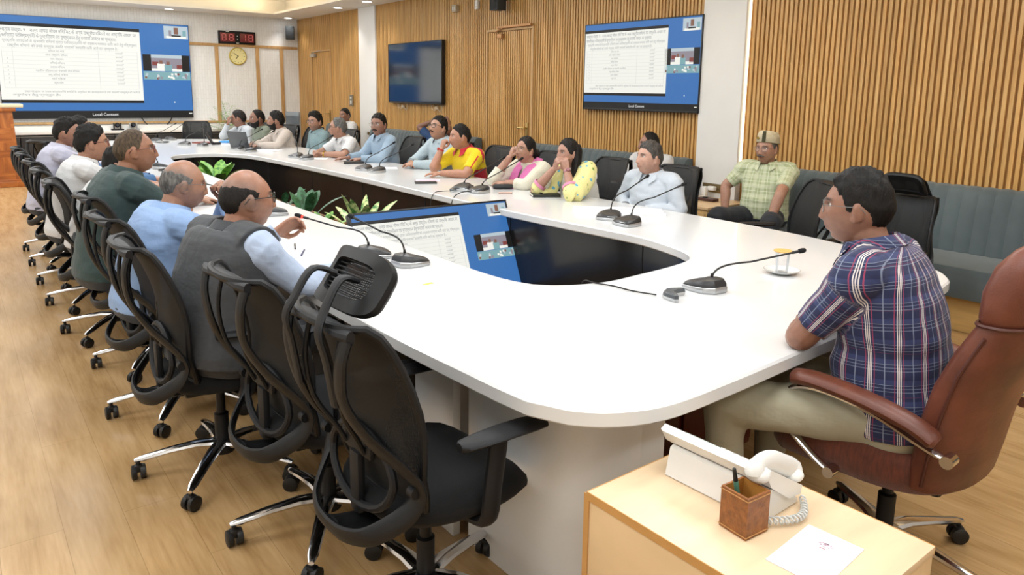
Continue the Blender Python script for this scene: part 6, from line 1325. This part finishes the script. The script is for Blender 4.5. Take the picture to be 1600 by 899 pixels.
speaker((5.78, YF-.16, 2.70), R_(-25), 'small dark loudspeaker in the far right ceiling corner'); speaker((5.84, 8.02, 2.74), R_(-90), 'small black loudspeaker high above slatted door')
def plate(nm, loc, sz, m, label, cat, extra=None):
    e = tag(empty(nm, loc), label, cat); b = B(); b.box((0, 0, 0), sz, bev=.004); b.build('housing', m, e)
    if extra: b = B(); [b.box(c, d, bev=.002) for c, d in extra]; b.build('detail', m_telg, e)
plate('sensor_box', (5.98, 8.70, 2.745), (.04, .07, .12), M_WHITE, 'small white box on slatted wall left of the high loudspeaker', 'sensor', [((-.022, 0, -.03), (.006, .04, .02))])
plate('sensor_box', (5.97, 9.24, 2.735), (.06, .11, .10), mat('beige_plastic', '#b9a98c', .5), 'beige box on slatted wall above the dark television', 'sensor', [((-.03, .02, 0), (.01, .03, .05)), ((-.03, -.03, 0), (.01, .03, .05))])
plate('switch_plate', (5.985, 12.80, 1.369), (.02, .13, .20), mat('grey_bronze', '#8b8272', .4, .5), 'grey square switch plate on slatted wall beside the far white pillar', 'switch', [((-.012, 0, -.03), (.006, .06, .07)), ((-.012, 0, .05), (.006, .07, .03))])
plate('switch_plate', (5.955, 12.05, .80), (.015, .10, .05), mat('bronze_plate', '#857350', .35, .6), 'small bronze plate low on the far white pillar', 'switch')
# video conference cameras on the counter
for (x, l, c_) in ((2.42, 'black conference camera on the counter under the video wall', m_pl), (2.68, 'silver conference camera on the counter under the video wall', m_ms)):
    e = tag(empty('conference_camera', (x, YF-.42, .786)), l, 'camera'); b = B(); b.box((0, 0, .012), (.20, .13, .024), bev=.006); b.build('base', c_, e); [(lambda q: (q.box((sx_, 0, .075), (.018, .05, .11), bev=.004), q.build('yoke', c_, e)))(B()) for sx_ in (-.055, .055)]; b = B(); b.ell((0, 0, .09), (.042, .042, .045)); b.build('head', m_pl, e); b = B(); b.cyl((0, -.04, .09), (0, -.052, .09), .022, 16); b.build('lens', MTV, e)
for (x, l) in ((3.1, 'looped black cables hanging below the right part of the video wall'),):
    b = B(); b.tube(crom([(x-.2, YF-.05, .99), (x-.12, YF-.12, .86), (x, YF-.3, .80), (x+.15, YF-.25, .83), (x+.28, YF-.1, .92), (x+.33, YF-.05, .99)], 6), .010, 6); tag(b.build('cable', m_mn), l, 'cable')
# stacked chairs wrapped at far corner
for k in range(6):
    e = tag(empty('stacking_chair', (5.36, 14.6, .07*k+.0), R_(200)), ['grey metal-framed chair at bottom of the far corner stack', 'second grey chair up in the far corner stack', 'third grey chair up in the far corner stack', 'third grey chair from the top of the far corner stack', 'second grey chair from top of the far corner stack', 'grey metal-framed chair topmost of the far corner stack'][k], 'chair', 'stacked grey chairs in the far corner')
    b = B(); b.box((0, 0, .40), (.42, .42, .03), bev=.012); b.build('seat', mat('grey_plastic', '#8f989f', .4), e)
    b = B(); b.box((-.22, 0, .66), (.025, .40, .20), T=None, bev=.01); b.build('backrest', mat('grey_plastic', '#8f989f', .4), e)
    b = B()
    for s in (-1, 1): b.tube(crom([(.2, s*.2, .0), (.19, s*.2, .38), (-.18, s*.2, .39), (-.24, s*.2, .76)], 4), .010, 6); b.tube([(-.22, s*.2, 0), (-.17, s*.2, .38)], .010, 6)
    b.build('frame', m_ms, e)
# notebook held by the back-row man
e = tag(empty('notebook', (5.12, 5.03, .705), R_(20)), 'small white-paged notebook held by the balding man on the sofa', 'notebook'); b = B(); b.box((0, 0, 0), (.15, .20, .008), bev=.002); b.build('pages', mat('page_edges', '#e6e2d8', .8), e); b = B(); b.box((0, 0, -.006), (.155, .205, .004)); b.build('cover', mat('cover_blue', '#3b5f9c', .5), e)
# floor cables
b = B(); b.tube(crom([(1.68, 1.75, .68), (1.66, 1.72, .4), (1.72, 1.70, .15), (1.80, 1.74, .02), (1.95, 1.78, .006)], 6), .004, 6); tag(b.build('cable', m_mn), 'black cables hanging under the near table corner behind the white panel', 'cable')
b = B(); b.tube(crom([(1.22, 2.55, .69), (1.20, 2.50, .55), (1.24, 2.46, .42), (1.22, 2.44, .25), (1.26, 2.42, .05)], 6), .004, 6); tag(b.build('cable', m_mn), 'black cable hanging beneath the left table edge beside the white panel', 'cable')
